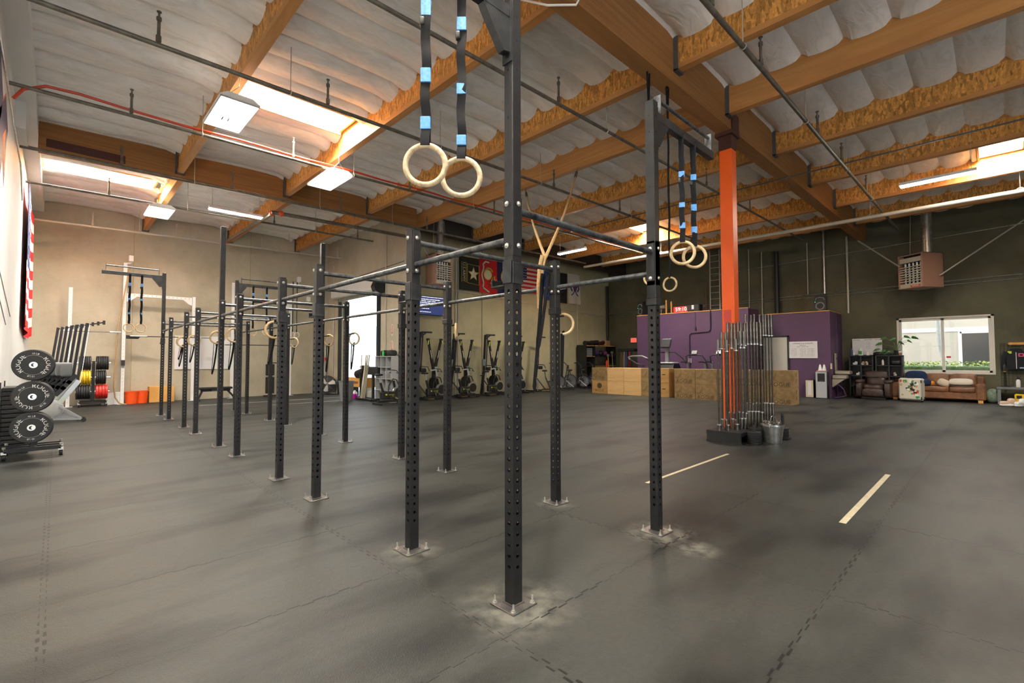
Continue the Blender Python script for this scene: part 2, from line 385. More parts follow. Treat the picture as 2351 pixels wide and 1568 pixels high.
area('added_rear_daylight', (1.95, -8.98, 2.1), 4.4, 4.1, 110, (1, .98, .95), (math.radians(98), 0, 0))  # unseen daylight panel added behind the camera to brighten ceiling and posts
b = MB(); b.box(XL, XL+.26, -9, YB, 6.2, 7.0); b.box(XL, XL+.14, 12.2, 13.2, 5.7, 6.2, 0)
struct(b, 'trim_1', paintw, 0)
# panel joints in the concrete
b = MB()
for x in (1.9, 5.6): b.box(x-.012, x+.012, YB-.006, YB, 0, 6.6)
struct(b, 'trim_2', mat('caulk', (.42, .33, .18), .7), 0)
b = MB(); b.box(13.28, 13.31, YF-.006, YF, 0, 6.6); b.box(XR-.006, XR, 9.3, 9.33, 0, 6.9); struct(b, 'trim_3', mat('caulk_dark', (.10, .09, .06), .8), 0)

# ---------------------------------------------------------------- ceiling of insulation batts, with the skylight wells cut out
PURL = [2.1, 4.6, 7.1, 9.15, 11.85, 14.75, 17.6, 20.55]
WELLS = [(2.18, 4.5, 9.38, 10.2), (-.36, 2.0, 16.45, 17.3), (14.85, 17.5, 9.4, 10.22), (14.85, 17.5, -.6, .25),
         (-.36, 2.0, 1.2, 2.1)]  # last well is an unseen skylight added for light on the white-wall side
b = MB(); SP = .61
rows = []
y = 9.54-SP*31
while y < YB: rows.append(y); y += SP
xs_ = [XL]+PURL+[XR]; NS = 6
rnd = random.Random(3)
for i in range(len(xs_)-1):
    x0, x1 = xs_[i], xs_[i+1]; nx = 9
    wl_ = [w for w in WELLS if x0 < w[1]-.3 and x1 > w[0]+.3]
    for y0 in rows:
        y1 = min(y0+SP, YB+.02); parts = [(y0, y1)]
        for w in wl_:
            nw = []
            for a_, b_ in parts:
                if b_ <= w[2] or a_ >= w[3]: nw.append((a_, b_)); continue
                if a_ < w[2]-.05: nw.append((a_, w[2]))
                if b_ > w[3]+.05: nw.append((w[3], b_))
            parts = nw
        right = x0 > 6 or (y0 < 4 and x0 > 4)
        sag = (.03 if right else .055)+.035*rnd.random(); ph = rnd.random()*6; ed = .07 if right else .1
        for ya, yb in parts:
            vs = []
            for a in range(nx+1):
                u = a/nx; X = x0+(x1-x0)*u; edge = abs(2*u-1)**8
                for k in range(NS+1):
                    t = k/NS; prof = (math.sin(PI*t))**(.35 if right else .6)
                    vs.append((X, ya+(yb-ya)*t, zc(X)+.05-(sag*prof)*(1+.3*math.sin(ph+5*u))-ed*edge*(.3+prof)))
            b.add(vs, [(a*(NS+1)+k, a*(NS+1)+k+1, (a+1)*(NS+1)+k+1, (a+1)*(NS+1)+k) for a in range(nx) for k in range(NS)])
struct(b, 'ceiling', ins, 25)
b = MB()
for x0, x1, y0, y1 in [(XL-.2, XR+.2, -9.2, YB+.2)]:
    b.box(x0, x1, y0, y1, 7.42, 7.5)
struct(b, 'roof', conc, 0)
for x0, x1, y0, y1 in WELLS:
    yy0 = y0; yy1 = y1; z0 = zc((x0+x1)/2)+.0; z1 = z0+.3
    t = thing('skylight', 'skylight with wooden curb and bright diffuser, '+{2.18: 'over the first light fixture' if y0 > 0 else 'out of view over the camera', -.36: 'in the corner bay beside the white wall' if y0 > 5 else 'unseen, added for light by the white wall', 14.85: 'over the barbell end of the hall' if y0 > 0 else 'above the strip light near the window', 7.2: 'out of view behind the camera', 9.25: 'out of view behind the camera in the next bay'}[x0], 'skylight', ((x0+x1)/2, (yy0+yy1)/2, z0))
    hx, hy = (x1-x0)/2, (yy1-yy0)/2
    c = MB()
    c.box(-hx, hx, hy-.04, hy, -.06, .3); c.box(-hx, hx, -hy, -hy+.04, -.0, .3); c.box(-hx, -hx+.04, -hy, hy, 0, .3); c.box(hx-.04, hx, -hy, hy, 0, .3)
    c.build('curb', lvlx, t, smooth=0)
    c = MB(); c.box(-hx+.04, hx-.04, -hy+.04, hy-.04, .27, .3); c.build('diffuser', skye, t, smooth=0)
# ---------------------------------------------------------------- girders and purlins
def girder(y0, y1, x0, x1, zb, sl, label):
    g = MB(); vs = [(x, y, zb+sl*x if k == 0 else zc(x)+.12) for k in (0, 1) for y in (y0, y1) for x in (x0, x1)]
    g.add(vs, [(0, 2, 3, 1), (4, 5, 7, 6), (0, 1, 5, 4), (2, 6, 7, 3), (0, 4, 6, 2), (1, 3, 7, 5)])
    return tag(g.build('roof_girder', glu, loc=((x0+x1)/2, y0, zb), smooth=0), label, 'roof beam', 'glulam roof girders')
girder(3.5, 3.78, -.36, XR, 5.83, .0135, 'brown glulam girder carried on the orange column')
gb = girder(13.9, 14.16, -.36, XD+.1, 5.93, .02, 'brown glulam girder near the far wall, its end bolted at the white wall')
c = MB(); c.box(-4.5, -3.2, -.006, 0, -.02+.1, .16+.1); 
for k in range(5): c.tube((-4.3+.24*k, -.02, .17), (-4.3+.24*k, 0, .17), .02, 8)
c.build('strap_plate', mat('rusty_strap', (.09, .03, .025), .6, .4), gb, smooth=30)
zb_ = lambda x: 6.05+.012*x
def purlin(x, y0, y1, solid, label):
    t = thing('roof_purlin', label, 'roof beam', (x, y0, zb_(x)), 0, 'roof purlins'); Ln = y1-y0; h = zc(x)-zb_(x)+.06
    if solid:
        c = MB(); c.box(-.07, .07, 0, Ln, 0, h); c.build('solid_beam', lvl, t, smooth=0)
    else:
        c = MB(); c.box(-.05, .05, 0, Ln, .085, h-.09); c.build('web', osb, t, smooth=0)
        c = MB(); c.box(-.068, .068, 0, Ln, 0, .085); c.build('bottom_flange', lvl, t, smooth=0)
        c = MB(); c.box(-.062, .062, 0, Ln, h-.09, h); c.build('top_flange', lvl, t, smooth=0)
    for yy in (0, Ln-.07):
        c = MB()
        c.box(-.1, -.07, yy, yy+.07, -.03, h-.06); c.box(.07, .1, yy, yy+.07, -.03, h-.06); c.box(-.1, .1, yy, yy+.07, -.035, -.005)
        c.build('joist_hanger', galv_d, t, smooth=0)
galv_d = mat('dull_hanger_steel', (.12, .13, .14), .5, .5)
ORD = ['first', 'second', 'third', 'fourth', 'fifth', 'sixth', 'seventh', 'eighth']
for i, x in enumerate(PURL):
    sol = i == 3
    far = 13.9 if x < XD else YF-.9
    if x >= XD: far = 14.42
    purlin(x, 3.78, far, sol, ('solid timber' if sol else 'flaked-board')+' roof purlin over the middle of the hall, %s from the white wall' % ORD[i])
    purlin(x, -9, 3.5, sol, ('solid timber' if sol else 'flaked-board')+' roof purlin on the window end of the hall, %s from the white wall' % ORD[i])
for i, x in enumerate((2.2, 4.85, 7.4)): purlin(x, 14.16, YB, False, 'flaked-board roof purlin running into the far concrete wall, %s from the white wall' % ORD[i])
b = MB(); b.box(XD+.3, XR, 14.42, 14.6, zb_(15)-.1, zc(15)+.1); struct(b, 'trim_4', mat('dark_ledger', (.03, .022, .016), .7), 0)
b = MB(); b.box(XD+.3, XR, 14.6, YF, zc(15)-.04, zc(15)+.02); struct(b, 'ceiling_2', ins, 0)

# ---------------------------------------------------------------- orange column
t = thing('orange_column', 'square orange painted steel column standing among the upright barbells', 'column', (9.5, 3.64, 0))
c = MB(); c.box(-.12, .12, -.12, .12, 0, 5.62, bev=.012); c.build('shaft', orange, t, smooth=0)
rust = mat('rust_primer', (.07, .02, .013), .6)
c = MB(); c.box(-.125, .125, -.125, .125, 5.62, 5.88); c.box(-.2, .2, -.17, .17, 5.88, 5.95); c.box(-.17, .17, .142, .165, 5.95, 6.3); c.box(-.17, .17, -.165, -.145, 5.95, 6.3); c.build('bearing_cap', rust, t, smooth=0)
c = MB(); c.box(-.125, -.121, -.06, .08, 1.75, 2.45); c.build('sticker', mat('red_sticker', (.6, .06, .04), .5), t, smooth=0)

# ---------------------------------------------------------------- sprinkler and conduit runs
def pipe(name, label, pts, r, m, cat='pipe', risers=(), rz=.45, hang=(), group='sprinkler pipes'):
    t = thing(name, label, cat, pts[0], 0, group); o = Vector(pts[0])
    c = MB(); c.path([Vector(p)-o for p in pts], r, 10); c.build('pipe_run', m, t)
    for p in risers:
        p = Vector(p)-o; c = MB(); c.tube(p, p+Vector((0, 0, rz*.75)), r*.62, 8); c.tube(p+Vector((0, 0, rz*.1)), p+Vector((0, 0, rz*.28)), r*1.0, 8)
        c.tube(p+Vector((0, 0, rz*.75)), p+Vector((0, 0, rz*.85)), r*.95, 8); c.tube(p+Vector((0, 0, rz*.85)), p+Vector((0, 0, rz)), r*.4, 6); c.tube(p+Vector((0, 0, rz)), p+Vector((0, 0, rz+.012)), r*.9, 8)
        c.build('sprinkler_riser', m, t)
    for p in hang:
        p = Vector(p)-o; c = MB(); c.tube(p, p+Vector((0, 0, .75)), .007, 6); c.torus(r*1.25, .008, TR(*p, 0, PI/2), 12, 6); c.build('hanger_rod', pipel, t)
    return t
Z0 = 5.75
def run(y, x0, x1, rs, hs, label, r=.03, z=Z0, sl=.012, m=None):
    pipe('sprinkler_pipe', label, [(x0, y, z+sl*(x0-2)), (x1, y, z+sl*(x1-2))], r, m or pipem, risers=[(x, y, z+sl*(x-2)) for x in rs], hang=[(x, y, z+sl*(x-2)) for x in hs])
run(7.75, -.4, 17.7, (.9, 3.2, 6.1, 9, 12), (2.6, 5.5, 8.5, 12.6), 'dark sprinkler pipe passing in front of the largest skylight', .032)
run(10.35, -.6, 17.7, (.85, 3.55, 6.4, 9.3, 12.2), (1.9, 4.9, 8.5, 11.5), 'sprinkler pipe with the red hose tied along it')
run(13.3, -.6, 17.7, (.95, 3.1, 5.9, 8.9), (2.3, 5.3, 7.6), 'sprinkler pipe running just in front of the far girder', .035)
run(15.9, -.6, 8.3, (.9, 4.9, 7.7), (2.6, 6.2), 'sprinkler pipe above the strip light in the corner bay', .03)
run(19.6, -.6, 8.72, (.75, 2.9, 5.6, 8.6), (1.9, 6.6), 'lowest sprinkler pipe, running close to the beige concrete wall', .034, 5.68, .022, pipel)
run(5.05, -.4, 20.5, (6.0, 8.9, 11.8, 14.8), (7.4, 10.4, 13.4), 'sprinkler pipe passing behind the tall ring post', .03)
run(2.3, 2.5, 20.9, (5.6, 7.3, 10.4, 12.4, 15.2), (6.6, 9.6, 12.9, 15.9), 'sprinkler pipe crossing the ceiling on the window side of the orange column', .034, 5.68, .012)
pipe('sprinkler_main', 'thick pale sprinkler main crossing all the branch pipes', [(17.7, -8.8, 5.78), (17.7, 13.4, 5.78)], .06, pipel, hang=[(17.7, y, 5.8) for y in (-.5, 2.6, 6, 9.5)])
t = pipe('sprinkler_main', 'dark main with red couplings turning down to the corner by the flags', [(4.4, 19.6, 5.8), (4.4, 14.4, 5.72), (8.7, 14.35, 5.8)], .055, pipem)
for p in ((4.4, 19.45, 5.8), (4.4, 14.5, 5.72), (4.62, 14.4, 5.73)):
    c = MB(); c.ball(Vector(p)-Vector((4.4, 19.6, 5.8)), .085, 10, 6); c.build('red_coupling', mat('red_coupling', (.62, .07, .02), .5), t)
pipe('conduit', 'thin dark conduit crossing under the purlins from the window side', [(12.75, -8.8, 5.92), (12.75, 14, 5.92)], .016, galv_d, 'conduit', group='thin ceiling conduits')
# red hose on the second pipe
pts = [(-.55, 10.36, 5.5), (-.45, 10.36, 5.68), (-.2, 10.36, 5.83), (.2, 10.37, 5.86)]+[(x, 10.37, 5.82+.012*x+.012*math.sin(x*3)) for x in [.7+.45*k for k in range(36)]]
c = MB(); c.path(pts, .024, 8); tag(c.build('red_hose', mat('red_hose', (.55, .05, .015), .4), loc=pts[0]), 'long red hose tied along a sprinkler pipe from the white wall', 'hose')
# white flexible cable drooping from the girder
c = MB(); c.path([(3.4, 4.9, 6.42), (3.75, 4.4, 6.25), (4.1, 4.05, 6.02), (4.25, 3.75, 5.86), (4.5, 3.5, 5.86), (4.6, 3.48, 6.05)], .014, 8)
tag(c.build('white_cable', white, loc=(3.4, 4.9, 6.42)), 'white flexible cable clipped under the brown girder', 'cable')
# conduit clipped along the white wall
c = MB(); c.path([(XL+.03, y, 5.55-.06*(y-8)*.35) for y in (5, 8, 10.3, 12, 13.6)]+[(XL+.03, 14.6, 4.95)], .012, 6)
tag(c.build('conduit', galv, loc=(XL, 5, 5.6)), 'thin grey conduit running up the white wall beside the mural', 'conduit', 'thin ceiling conduits')
for k, (za, zb) in enumerate(((2.55, 2.1), (2.9, 2.3))):
    c = MB(); c.path([(XL+.01, 7.2+k*.4, za+.35), (XL+.01, 9.5, za+.02), (XL+.01, 11.6+k, zb)], .006, 6)
    tag(c.build('cable', greyp, loc=(XL, 7, za)), ['lower', 'upper'][k]+' of two thin cables sagging along the white wall', 'cable')
# mural on the white wall (purple and orange flames)
mp_, mo_ = mat('mural_purple', (.05, .035, .075), .55), mat('mural_orange', (.75, .17, .05), .55)
c = MB()
def mural(pts, mi, off):
    vs = [(XL+off, y, z) for y, z in pts]; c.add(vs, [tuple(range(len(pts)))], mi)
def grow(pts, k):
    cy = sum(p[0] for p in pts)/len(pts); cz = sum(p[1] for p in pts)/len(pts); return [(cy+(y-cy)*k, cz+(z-cz)*k) for y, z in pts]
for pl in ([(8.6, 6.0), (9.1, 5.7), (9.75, 5.25), (9.5, 4.85), (9.2, 4.7), (8.7, 4.95)], [(9.3, 4.9), (10.2, 5.45), (10.75, 5.1), (10.55, 4.85), (10.35, 4.1), (10.0, 4.45), (9.6, 4.0), (9.2, 4.3)]):
    mural(grow(pl, 1.06), 1, .002); mural(pl, 0, .004)
mural([(9.9, 4.75), (10.35, 5.0), (10.25, 4.75), (10.3, 4.3), (10.05, 4.6)], 1, .006)
tag(c.build('wall_mural', [mp_, mo_], loc=(XL, 9.5, 4.5), smooth=0), 'purple flame mural with orange outlines painted on the white wall', 'mural')
# tape lines on the floor
tp = mat('cream_floor_tape', (.72, .64, .44), .6, var=.15, vscale=9)
for (x0, x1, y, w, lab) in ((5.2, 7.68, 3.02, .045, 'cream tape strip on the floor beside the tall ring post'), (5.23, 7.8, 1.04, .055, 'wider cream tape strip on the open floor toward the window'),
                       (3.4, 8.2, 18.1, .05, 'thin pale tape line on the floor near the far wall'), (5.0, 8.2, 16.6, .05, 'shorter pale tape line on the floor nearer the rig')):
    c = MB(); c.box(x0, x1, y-w/2, y+w/2, .0005, .002); tag(c.build('floor_tape', tp if y < 5 else white, loc=(x0, y, 0), smooth=0), lab, 'floor tape', 'tape lines on the floor')
# ---------------------------------------------------------------- light fixtures
def highbay(x, y, z, label, on=True):
    t = thing('high_bay_light', label, 'ceiling light', (x, y, z), 0, 'flat fluorescent high bay lights'); w, l = .56, 1.2
    c = MB(); 
    pr = [(-w/2, 0), (-w/2-.01, .03), (-w/2+.1, .1), (w/2-.1, .1), (w/2+.01, .03), (w/2, 0)]
    for k in range(len(pr)-1):
        (xa, za), (xb, zb) = pr[k], pr[k+1]
        c.add([(xa, -l/2, za), (xb, -l/2, zb), (xb, l/2, zb), (xa, l/2, za)], [(0, 1, 2, 3)])
    for yy in (-l/2, l/2): c.add([(p[0], yy, p[1]) for p in pr], [tuple(range(len(pr)))])
    c.box(-w/2, w/2, -l/2, -l/2+.015, -.012, .01); c.box(-w/2, w/2, l/2-.015, l/2, -.012, .01); c.box(-w/2-.005, -w/2+.012, -l/2, l/2, -.012, .01); c.box(w/2-.012, w/2+.005, -l/2, l/2, -.012, .01)
    c.build('housing', white, t, smooth=0)
    for k in range(6):
        xx = -w/2+.06+k*(w-.12)/5
        d = MB(); d.tube((xx, -l/2+.03, .012), (xx, l/2-.03, .012), .014, 8); d.build('tube', tubee, t)
    d = MB()
    for k in range(7):
        xx = -w/2+.015+k*(w-.03)/6
        d.add([(xx-.012, -l/2+.02, .05), (xx, -l/2+.02, .0), (xx, l/2-.02, .0), (xx-.012, l/2-.02, .05)], [(0, 1, 2, 3)]); d.add([(xx+.012, -l/2+.02, .05), (xx, -l/2+.02, .0), (xx, l/2-.02, .0), (xx+.012, l/2-.02, .05)], [(0, 1, 2, 3)])
    d.build('reflector', mat('reflector_white', (.8, .8, .78), .3), t, smooth=0)
    d = MB()
    for yy in (-l/2+.1, l/2-.1):
        d.tube((-.15, yy, .1), (0, yy, .28), .004, 6); d.tube((.15, yy, .1), (0, yy, .28), .004, 6); d.tube((0, yy, .28), (0, yy, zb_(x)-z+.02), .004, 6)
    d.box(-.1, .1, l/2-.25, l/2-.1, .1, .15); d.build('hanger_wire', galv, t)
def strip(x, y, z, l, rz, label):
    t = thing('strip_light', label, 'ceiling light', (x, y, z), rz, 'fluorescent strip lights')
    c = MB(); c.box(-.06, .06, -l/2, l/2, 0, .06); c.box(-.09, .09, -l/2, l/2, -.012, 0); c.build('housing', white, t, smooth=0)
    for xx in (-.045, .045):
        d = MB(); d.tube((xx, -l/2+.02, -.03), (xx, l/2-.02, -.03), .018, 8); d.build('tube', tubee, t)
    d = MB()
    for yy in (-l/2+.08, l/2-.08): d.tube((0, yy, .06), (0, yy, zc(x)-z-.1), .004, 6)
    d.build('hanger_wire', galv, t)
highbay(2.03, 8.9, 5.62, 'lit flat light fixture hanging beside the largest skylight')
highbay(4.5, 10.75, 5.66, 'lit flat light fixture hanging below the red hose')
highbay(2.0, 16.2, 5.6, 'lit flat light fixture near the far concrete wall')
strip(3.6, 14.95, 5.66, 1.35, PI/2, 'lit strip light in the corner bay by the far wall')
strip(13.9, 11.1, 5.55, 1.3, 0, 'lit strip light hanging above the row of flags')
strip(14.2, .87, 5.55, 1.3, 0, 'lit strip light hanging on the window side of the hall')
highbay(2.03, 1.6, 5.62, 'unseen flat light fixture added in line with the row above the camera position')  # unseen fixture added to brighten the white wall, spaced on from its row
# ---------------------------------------------------------------- pull-up rig
RX = (2.036, 3.790); RY = [2.093, 3.253, 5.175, 6.346, 8.285, 9.398, 11.327, 12.498, 14.438, 15.632]
PW = .076; HZ = 2.56; TALL = 3.84; TALLROWS = (0, 5, 9)
rig = thing('pull_up_rig', 'long black pull-up rig of two rows of drilled posts bolted to the mats', 'pull-up rig', (RX[0], RY[0], 0))
O = Vector((RX[0], RY[0], 0))
def drilled(half, z0, z1, hz0, hz1, s=.0655, r=.0135):
    c = MB(); n = int((hz1-hz0)/s)+1; h = half
    bands = []; z = hz0-s/2
    if z > z0: bands.append((z0, z, False))
    for k in range(n): bands.append((hz0-s/2+k*s, hz0+s/2+k*s, True))
    if z1 > bands[-1][1]: bands.append((bands[-1][1], z1, False))
    for q in range(4):
        M = Matrix.Rotation(q*PI/2, 4, 'Z')
        for za, zb, hole in bands:
            if not hole: c.add([(-h, -h, za), (h, -h, za), (h, -h, zb), (-h, -h, zb)], [(0, 1, 2, 3)], 0, M); continue
            zm = (za+zb)/2; ou = [(h, zm), (h, zb), (0, zb), (-h, zb), (-h, zm), (-h, za), (0, za), (h, za)]
            inn = [(r*math.cos(a*PI/4), zm+r*math.sin(a*PI/4)) for a in range(8)]
            vs = [(x, -h, y) for x, y in ou]+[(x, -h, y) for x, y in inn]+[(x, -h+.006, y) for x, y in inn]
            fs = [(a, (a+1) % 8, 8+(a+1) % 8, 8+a) for a in range(8)]+[(8+a, 8+(a+1) % 8, 16+(a+1) % 8, 16+a) for a in range(8)]
            c.add(vs, fs, 0, M)
    c.add([(-h, -h, z1), (h, -h, z1), (h, h, z1), (-h, h, z1)], [(0, 1, 2, 3)])
    return c
def upright(tall, sleeve):
    c = drilled(PW/2, 0, HZ, .237, 1.95 if sleeve else 2.11)
    if sleeve: c.box(-.043, .043, -.043, .043, 2.05, HZ+.002, 0, None, .004); c.box(-.05, .05, -.05, .05, 1.985, 2.05, 0, None, .004)
    if tall:
        w = .043 if sleeve else .0395
        c.box(-w, w, -w, w, 2.16, TALL, 0, None, .005)
        for z in (3.05, 3.36, 3.55, 3.7):
            c.tube((0, -w-.0005, z), (0, -w+.002, z), .008, 8, 1); c.tube((-w-.0005, 0, z), (-w+.002, 0, z), .008, 8, 1)
    c.tube((0, 0, 0), (0, 0, .012), .05, 4)
    return c
def bolt_mb():
    c = MB(); c.tube((0, 0, 0), (0, 0, .003), .016, 12); c.tube((0, 0, .003), (0, 0, .013), .011, 6); c.tube((0, 0, .01), (0, 0, .045), .006, 8); return c
holes = mat('hole_dark', (.003, .003, .003), .9)
proto = {}
pb = None
for i, y in enumerate(RY):
    for s in (0, 1):
        key = (i in TALLROWS, s == 1 and i < 4)
        loc = Vector((RX[s]+PW/2, y+PW/2, 0))-O
        if key not in proto:
            o = upright(*key).build('upright', [steel, holes], rig, smooth=30); proto[key] = o.data
        else:
            o = bpy.data.objects.new('upright', proto[key]); COL.objects.link(o); o.parent = rig
        o.location = loc
        if pb is None:
            c = MB(); c.box(-.105, .105, -.105, .105, 0, .009, 0, None, .003); c.box(-.048, .048, -.048, .048, .009, .016); p0 = c.build('base_plate', platem, o)
            pb = bolt_mb().build('anchor_bolt', zinc, o); pb.location = (-.082, -.082, .009); pbm = pb.data; plm = p0.data; start = 1
        else:
            q = bpy.data.objects.new('base_plate', plm); COL.objects.link(q); q.parent = o; start = 0
        for k, (sx, sy) in enumerate(((-1, -1), (1, -1), (-1, 1), (1, 1))):
            if start and k == 0: continue
            q = bpy.data.objects.new('anchor_bolt', pbm); COL.objects.link(q); q.parent = o; q.location = (sx*.082, sy*.082, .009)
# bars: end plates with bolts at both ends
def crossbar(p, q, zoff, sleeve):
    # p, q are post-face centres at bar height
    p = Vector(p)-O; q = Vector(q)-O; d = (q-p).normalized(); side = Vector((-d.y, d.x, 0)); L = (q-p).length
    M = Matrix(((d.x, side.x, 0, p.x), (d.y, side.y, 0, p.y), (0, 0, 1, 0), (0, 0, 0, 1)))
    c = MB(); c.tube((.006, 0, p.z), (L-.006, 0, p.z), .0235, 12, 0, None, M)
    o = c.build('pull_up_bar', barm, rig)
    c = MB()
    for x0, x1 in ((0, .008), (L-.008, L)):
        c.box(x0, x1, -.036, .036, 2.2, 2.54, 0, M, .003)
    c.build('end_plate', steel, o, smooth=30)
    c = MB()
    for z in (2.492, 2.227):
        for x, sx in ((.008, 1), (L-.008, -1), (-.0935 if not sleeve else -.095, -1), (L+.0935, 1)):
            c.tube((x, 0, z), (x+sx*.004, 0, z), .017, 12, 0, None, M); c.ball((x+sx*.004, 0, z), (.009, .012, .012), 8, 6, 0, M)
    c.build('bar_bolt', zinc, o)
h = PW/2+.003
for i, y in enumerate(RY):
    crossbar((RX[0]+PW+.003, y+PW/2, 2.465), (RX[1]-.004, y+PW/2, 2.465), 0, False)
    if i < 9:
        for s in (0, 1): crossbar((RX[s]+PW/2, y+PW+.004, 2.275), (RX[s]+PW/2, RY[i+1]-.003, 2.275), 1, False)
# cantilever ring arms on the outer tall posts
def arm(x, y, s):
    M = Matrix.Translation(Vector((x, y, 0))-O) @ Matrix.Scale(s, 4, (1, 0, 0))
    c = MB(); c.box(.048, 1.28, -.03, .03, 3.68, 3.765, 0, M, .004)
    c.box(.04, .05, -.042, .042, 3.40, 3.79, 0, M); c.prism([(.05, 3.46), (.05, 3.69), (.27, 3.69), (.25, 3.65), (.1, 3.45)], -.028, .028, 0, M @ Matrix.Rotation(PI/2, 4, 'X') @ Matrix.Translation((0, 0, 0)))
    o = c.build('ring_arm', steel2, rig, smooth=30)
    c = MB(); c.tube((.12, 0, 3.9), (1.2, 0, 3.9), .017, 10, 0, None, M); c.box(.11, .118, -.035, .035, 3.76, 3.94, 0, M); c.box(1.2, 1.208, -.035, .035, 3.76, 3.94, 0, M)
    c.build('arm_handle', barm, o)
arms = []
for i in (0, 9):
    arm(RX[0]+PW/2, RY[i]+PW/2, -1); arm(RX[1]+PW/2, RY[i]+PW/2, 1)
# ---------------------------------------------------------------- hanging rings with taped straps
vdir = math.atan2(Fw.y, Fw.x)
def hung_ring(x, y, ztop, zr, label, face, tapes, group='rings hanging from the rig arms', sw=.05, wood_=None):
    t = thing('gymnastic_ring', label, 'gymnastic ring', (x, y, zr-.125), 0, group)
    c = MB(); c.torus(.108, .0155, TR(0, 0, .125, PI/2, 0, face+PI/2), 40, 12); c.build('ring', wood_ or ringw, t)
    top = ztop-(zr-.125); M = TR(0, 0, 0, 0, 0, face); rn = random.Random(int(x*999))
    c = MB(); pts = []; n = 26
    for k in range(n+1):
        z = .235+(top-.24)*k/n; amp = .006 if 1 < k < n-4 else 0
        pts.append((math.sin(k*1.15+x*7)*amp, math.sin(k*.8+y)*amp*.8, z))
    for sgn in (1, -1):
        vs = []
        for k, p in enumerate(pts):
            off = .018*sgn if k < 2 else (.004*sgn if k < n-4 else sgn*(.004+.034*(k-n+4)/4))
            tw = .25*math.sin(k*.7+x*5+sgn) if 2 < k < n-5 else 0
            for a in (-1, 1):
                for b in (-1, 1): vs.append((p[0]+off+b*.0015+a*sw/2*math.sin(tw)*.5, p[1]+a*sw/2*math.cos(tw), p[2]))
        fs = []
        for k in range(n):
            a, b = k*4, k*4+4
            fs += [(a, a+1, b+1, b), (a+1, a+3, b+3, b+1), (a+3, a+2, b+2, b+3), (a+2, a, b, b+2)]
        c.add(vs, fs, 0, M)
    c.box(-.02, .02, -sw/2, sw/2, .228, .24, 0, M)
    c.box(-.04, .04, -sw/2, sw/2, top+.0, top+.006, 0, M) if top > 1 else None
    st = c.build('strap', strapm, t, smooth=60)
    c = MB()
    for za, zb in tapes:
        c.box(-.011, .011, -sw/2-.003, sw/2+.003, za-(zr-.125), zb-(zr-.125), 0, M, .003)
    if tapes: c.build('tape_band', tape, st, smooth=0)
    if tapes and sw > .045:
        c = MB(); zt = tapes[0][0]-(zr-.125)
        c.soft((.0, sw*.42, zt-.03), (.035, .03, .05), 0, M); c.build('buckle', blackp, st)
ringc = mat('chalked_ring_wood', (.55, .43, .27), .62, var=.5, vscale=26)
tz = [(3.39, 3.48), (3.02, 3.10), (2.76, 2.83)]
y0 = RY[0]+PW/2
hung_ring(1.415, y0, 3.72, 2.565, 'large chalky ring on the near tall post, the one set further out on its arm', vdir, tz, wood_=ringc)
hung_ring(1.66, y0, 3.72, 2.565, 'large chalky ring on the near tall post, the one closer to the post', vdir, [(3.43, 3.51), (3.05, 3.115), (2.75, 2.81)], wood_=ringc)
hung_ring(4.40, y0, 3.72, 2.55, 'ring on the arm toward the orange column, the one closer to its post', vdir-.35, [(3.3, 3.36), (3.0, 3.05), (2.79, 2.85)])
hung_ring(4.66, y0, 3.72, 2.55, 'ring on the arm toward the orange column, at the outer end', vdir-.2, [(3.34, 3.4), (3.02, 3.09), (2.79, 2.86)])
y9 = RY[9]+PW/2
hung_ring(1.353, y9, 3.72, 2.33, 'ring at the far end of the rig, over the orange buckets, outer of two', PI/2-.1, [(3.42, 3.5), (3.05, 3.1), (2.68, 2.73)])
hung_ring(1.60, y9, 3.72, 2.33, 'ring at the far end of the rig, over the orange buckets, inner of two', PI/2-.1, [(3.42, 3.5), (3.05, 3.1), (2.68, 2.73)])
hung_ring(4.27, y9, 3.72, 2.33, 'ring before the red clock at the far rig end, inner of two', PI/2-.1, [(3.42, 3.5), (3.1, 3.15), (2.75, 2.85)])
hung_ring(4.65, y9, 3.72, 2.33, 'ring before the red clock at the far rig end, outer of two', PI/2-.1, [(3.42, 3.5), (3.1, 3.15), (2.75, 2.85)])
hung_ring(7.06, 3.64, 5.92, 2.70, 'lone ring on a very long strap from the girder, below the clock side', vdir-.75, [], 'rings hung from the girder', .03)
hung_ring(6.46, 3.64, 5.92, 2.74, 'ring on a long girder strap mostly hidden by the tall post', vdir-.75, [], 'rings hung from the girder', .03)
# ---------------------------------------------------------------- hooks and the rings parked on them
def jcup(loc, rz, label):
    t = thing('j_cup', label, 'hook', loc, rz, 'steel J-cups on the rig posts')
    c = MB(); c.box(-.006, .0, -.045, .03, -.07, .075, 0, None, .002); c.box(-.006, .088, -.052, -.044, -.075, .07, 0, None, .003); c.box(-.006, .088, .04, .047, -.075, .06, 0, None, .003)
    c.build('bracket', steel2, t, smooth=30)
    c = MB(); c.box(.0, .085, -.16, -.045, -.085, -.073, 0, None, .003); c.box(0, .085, -.168, -.155, -.085, -.03, 0, None, .003); c.build('tongue', steel2, t, smooth=30)
    return t
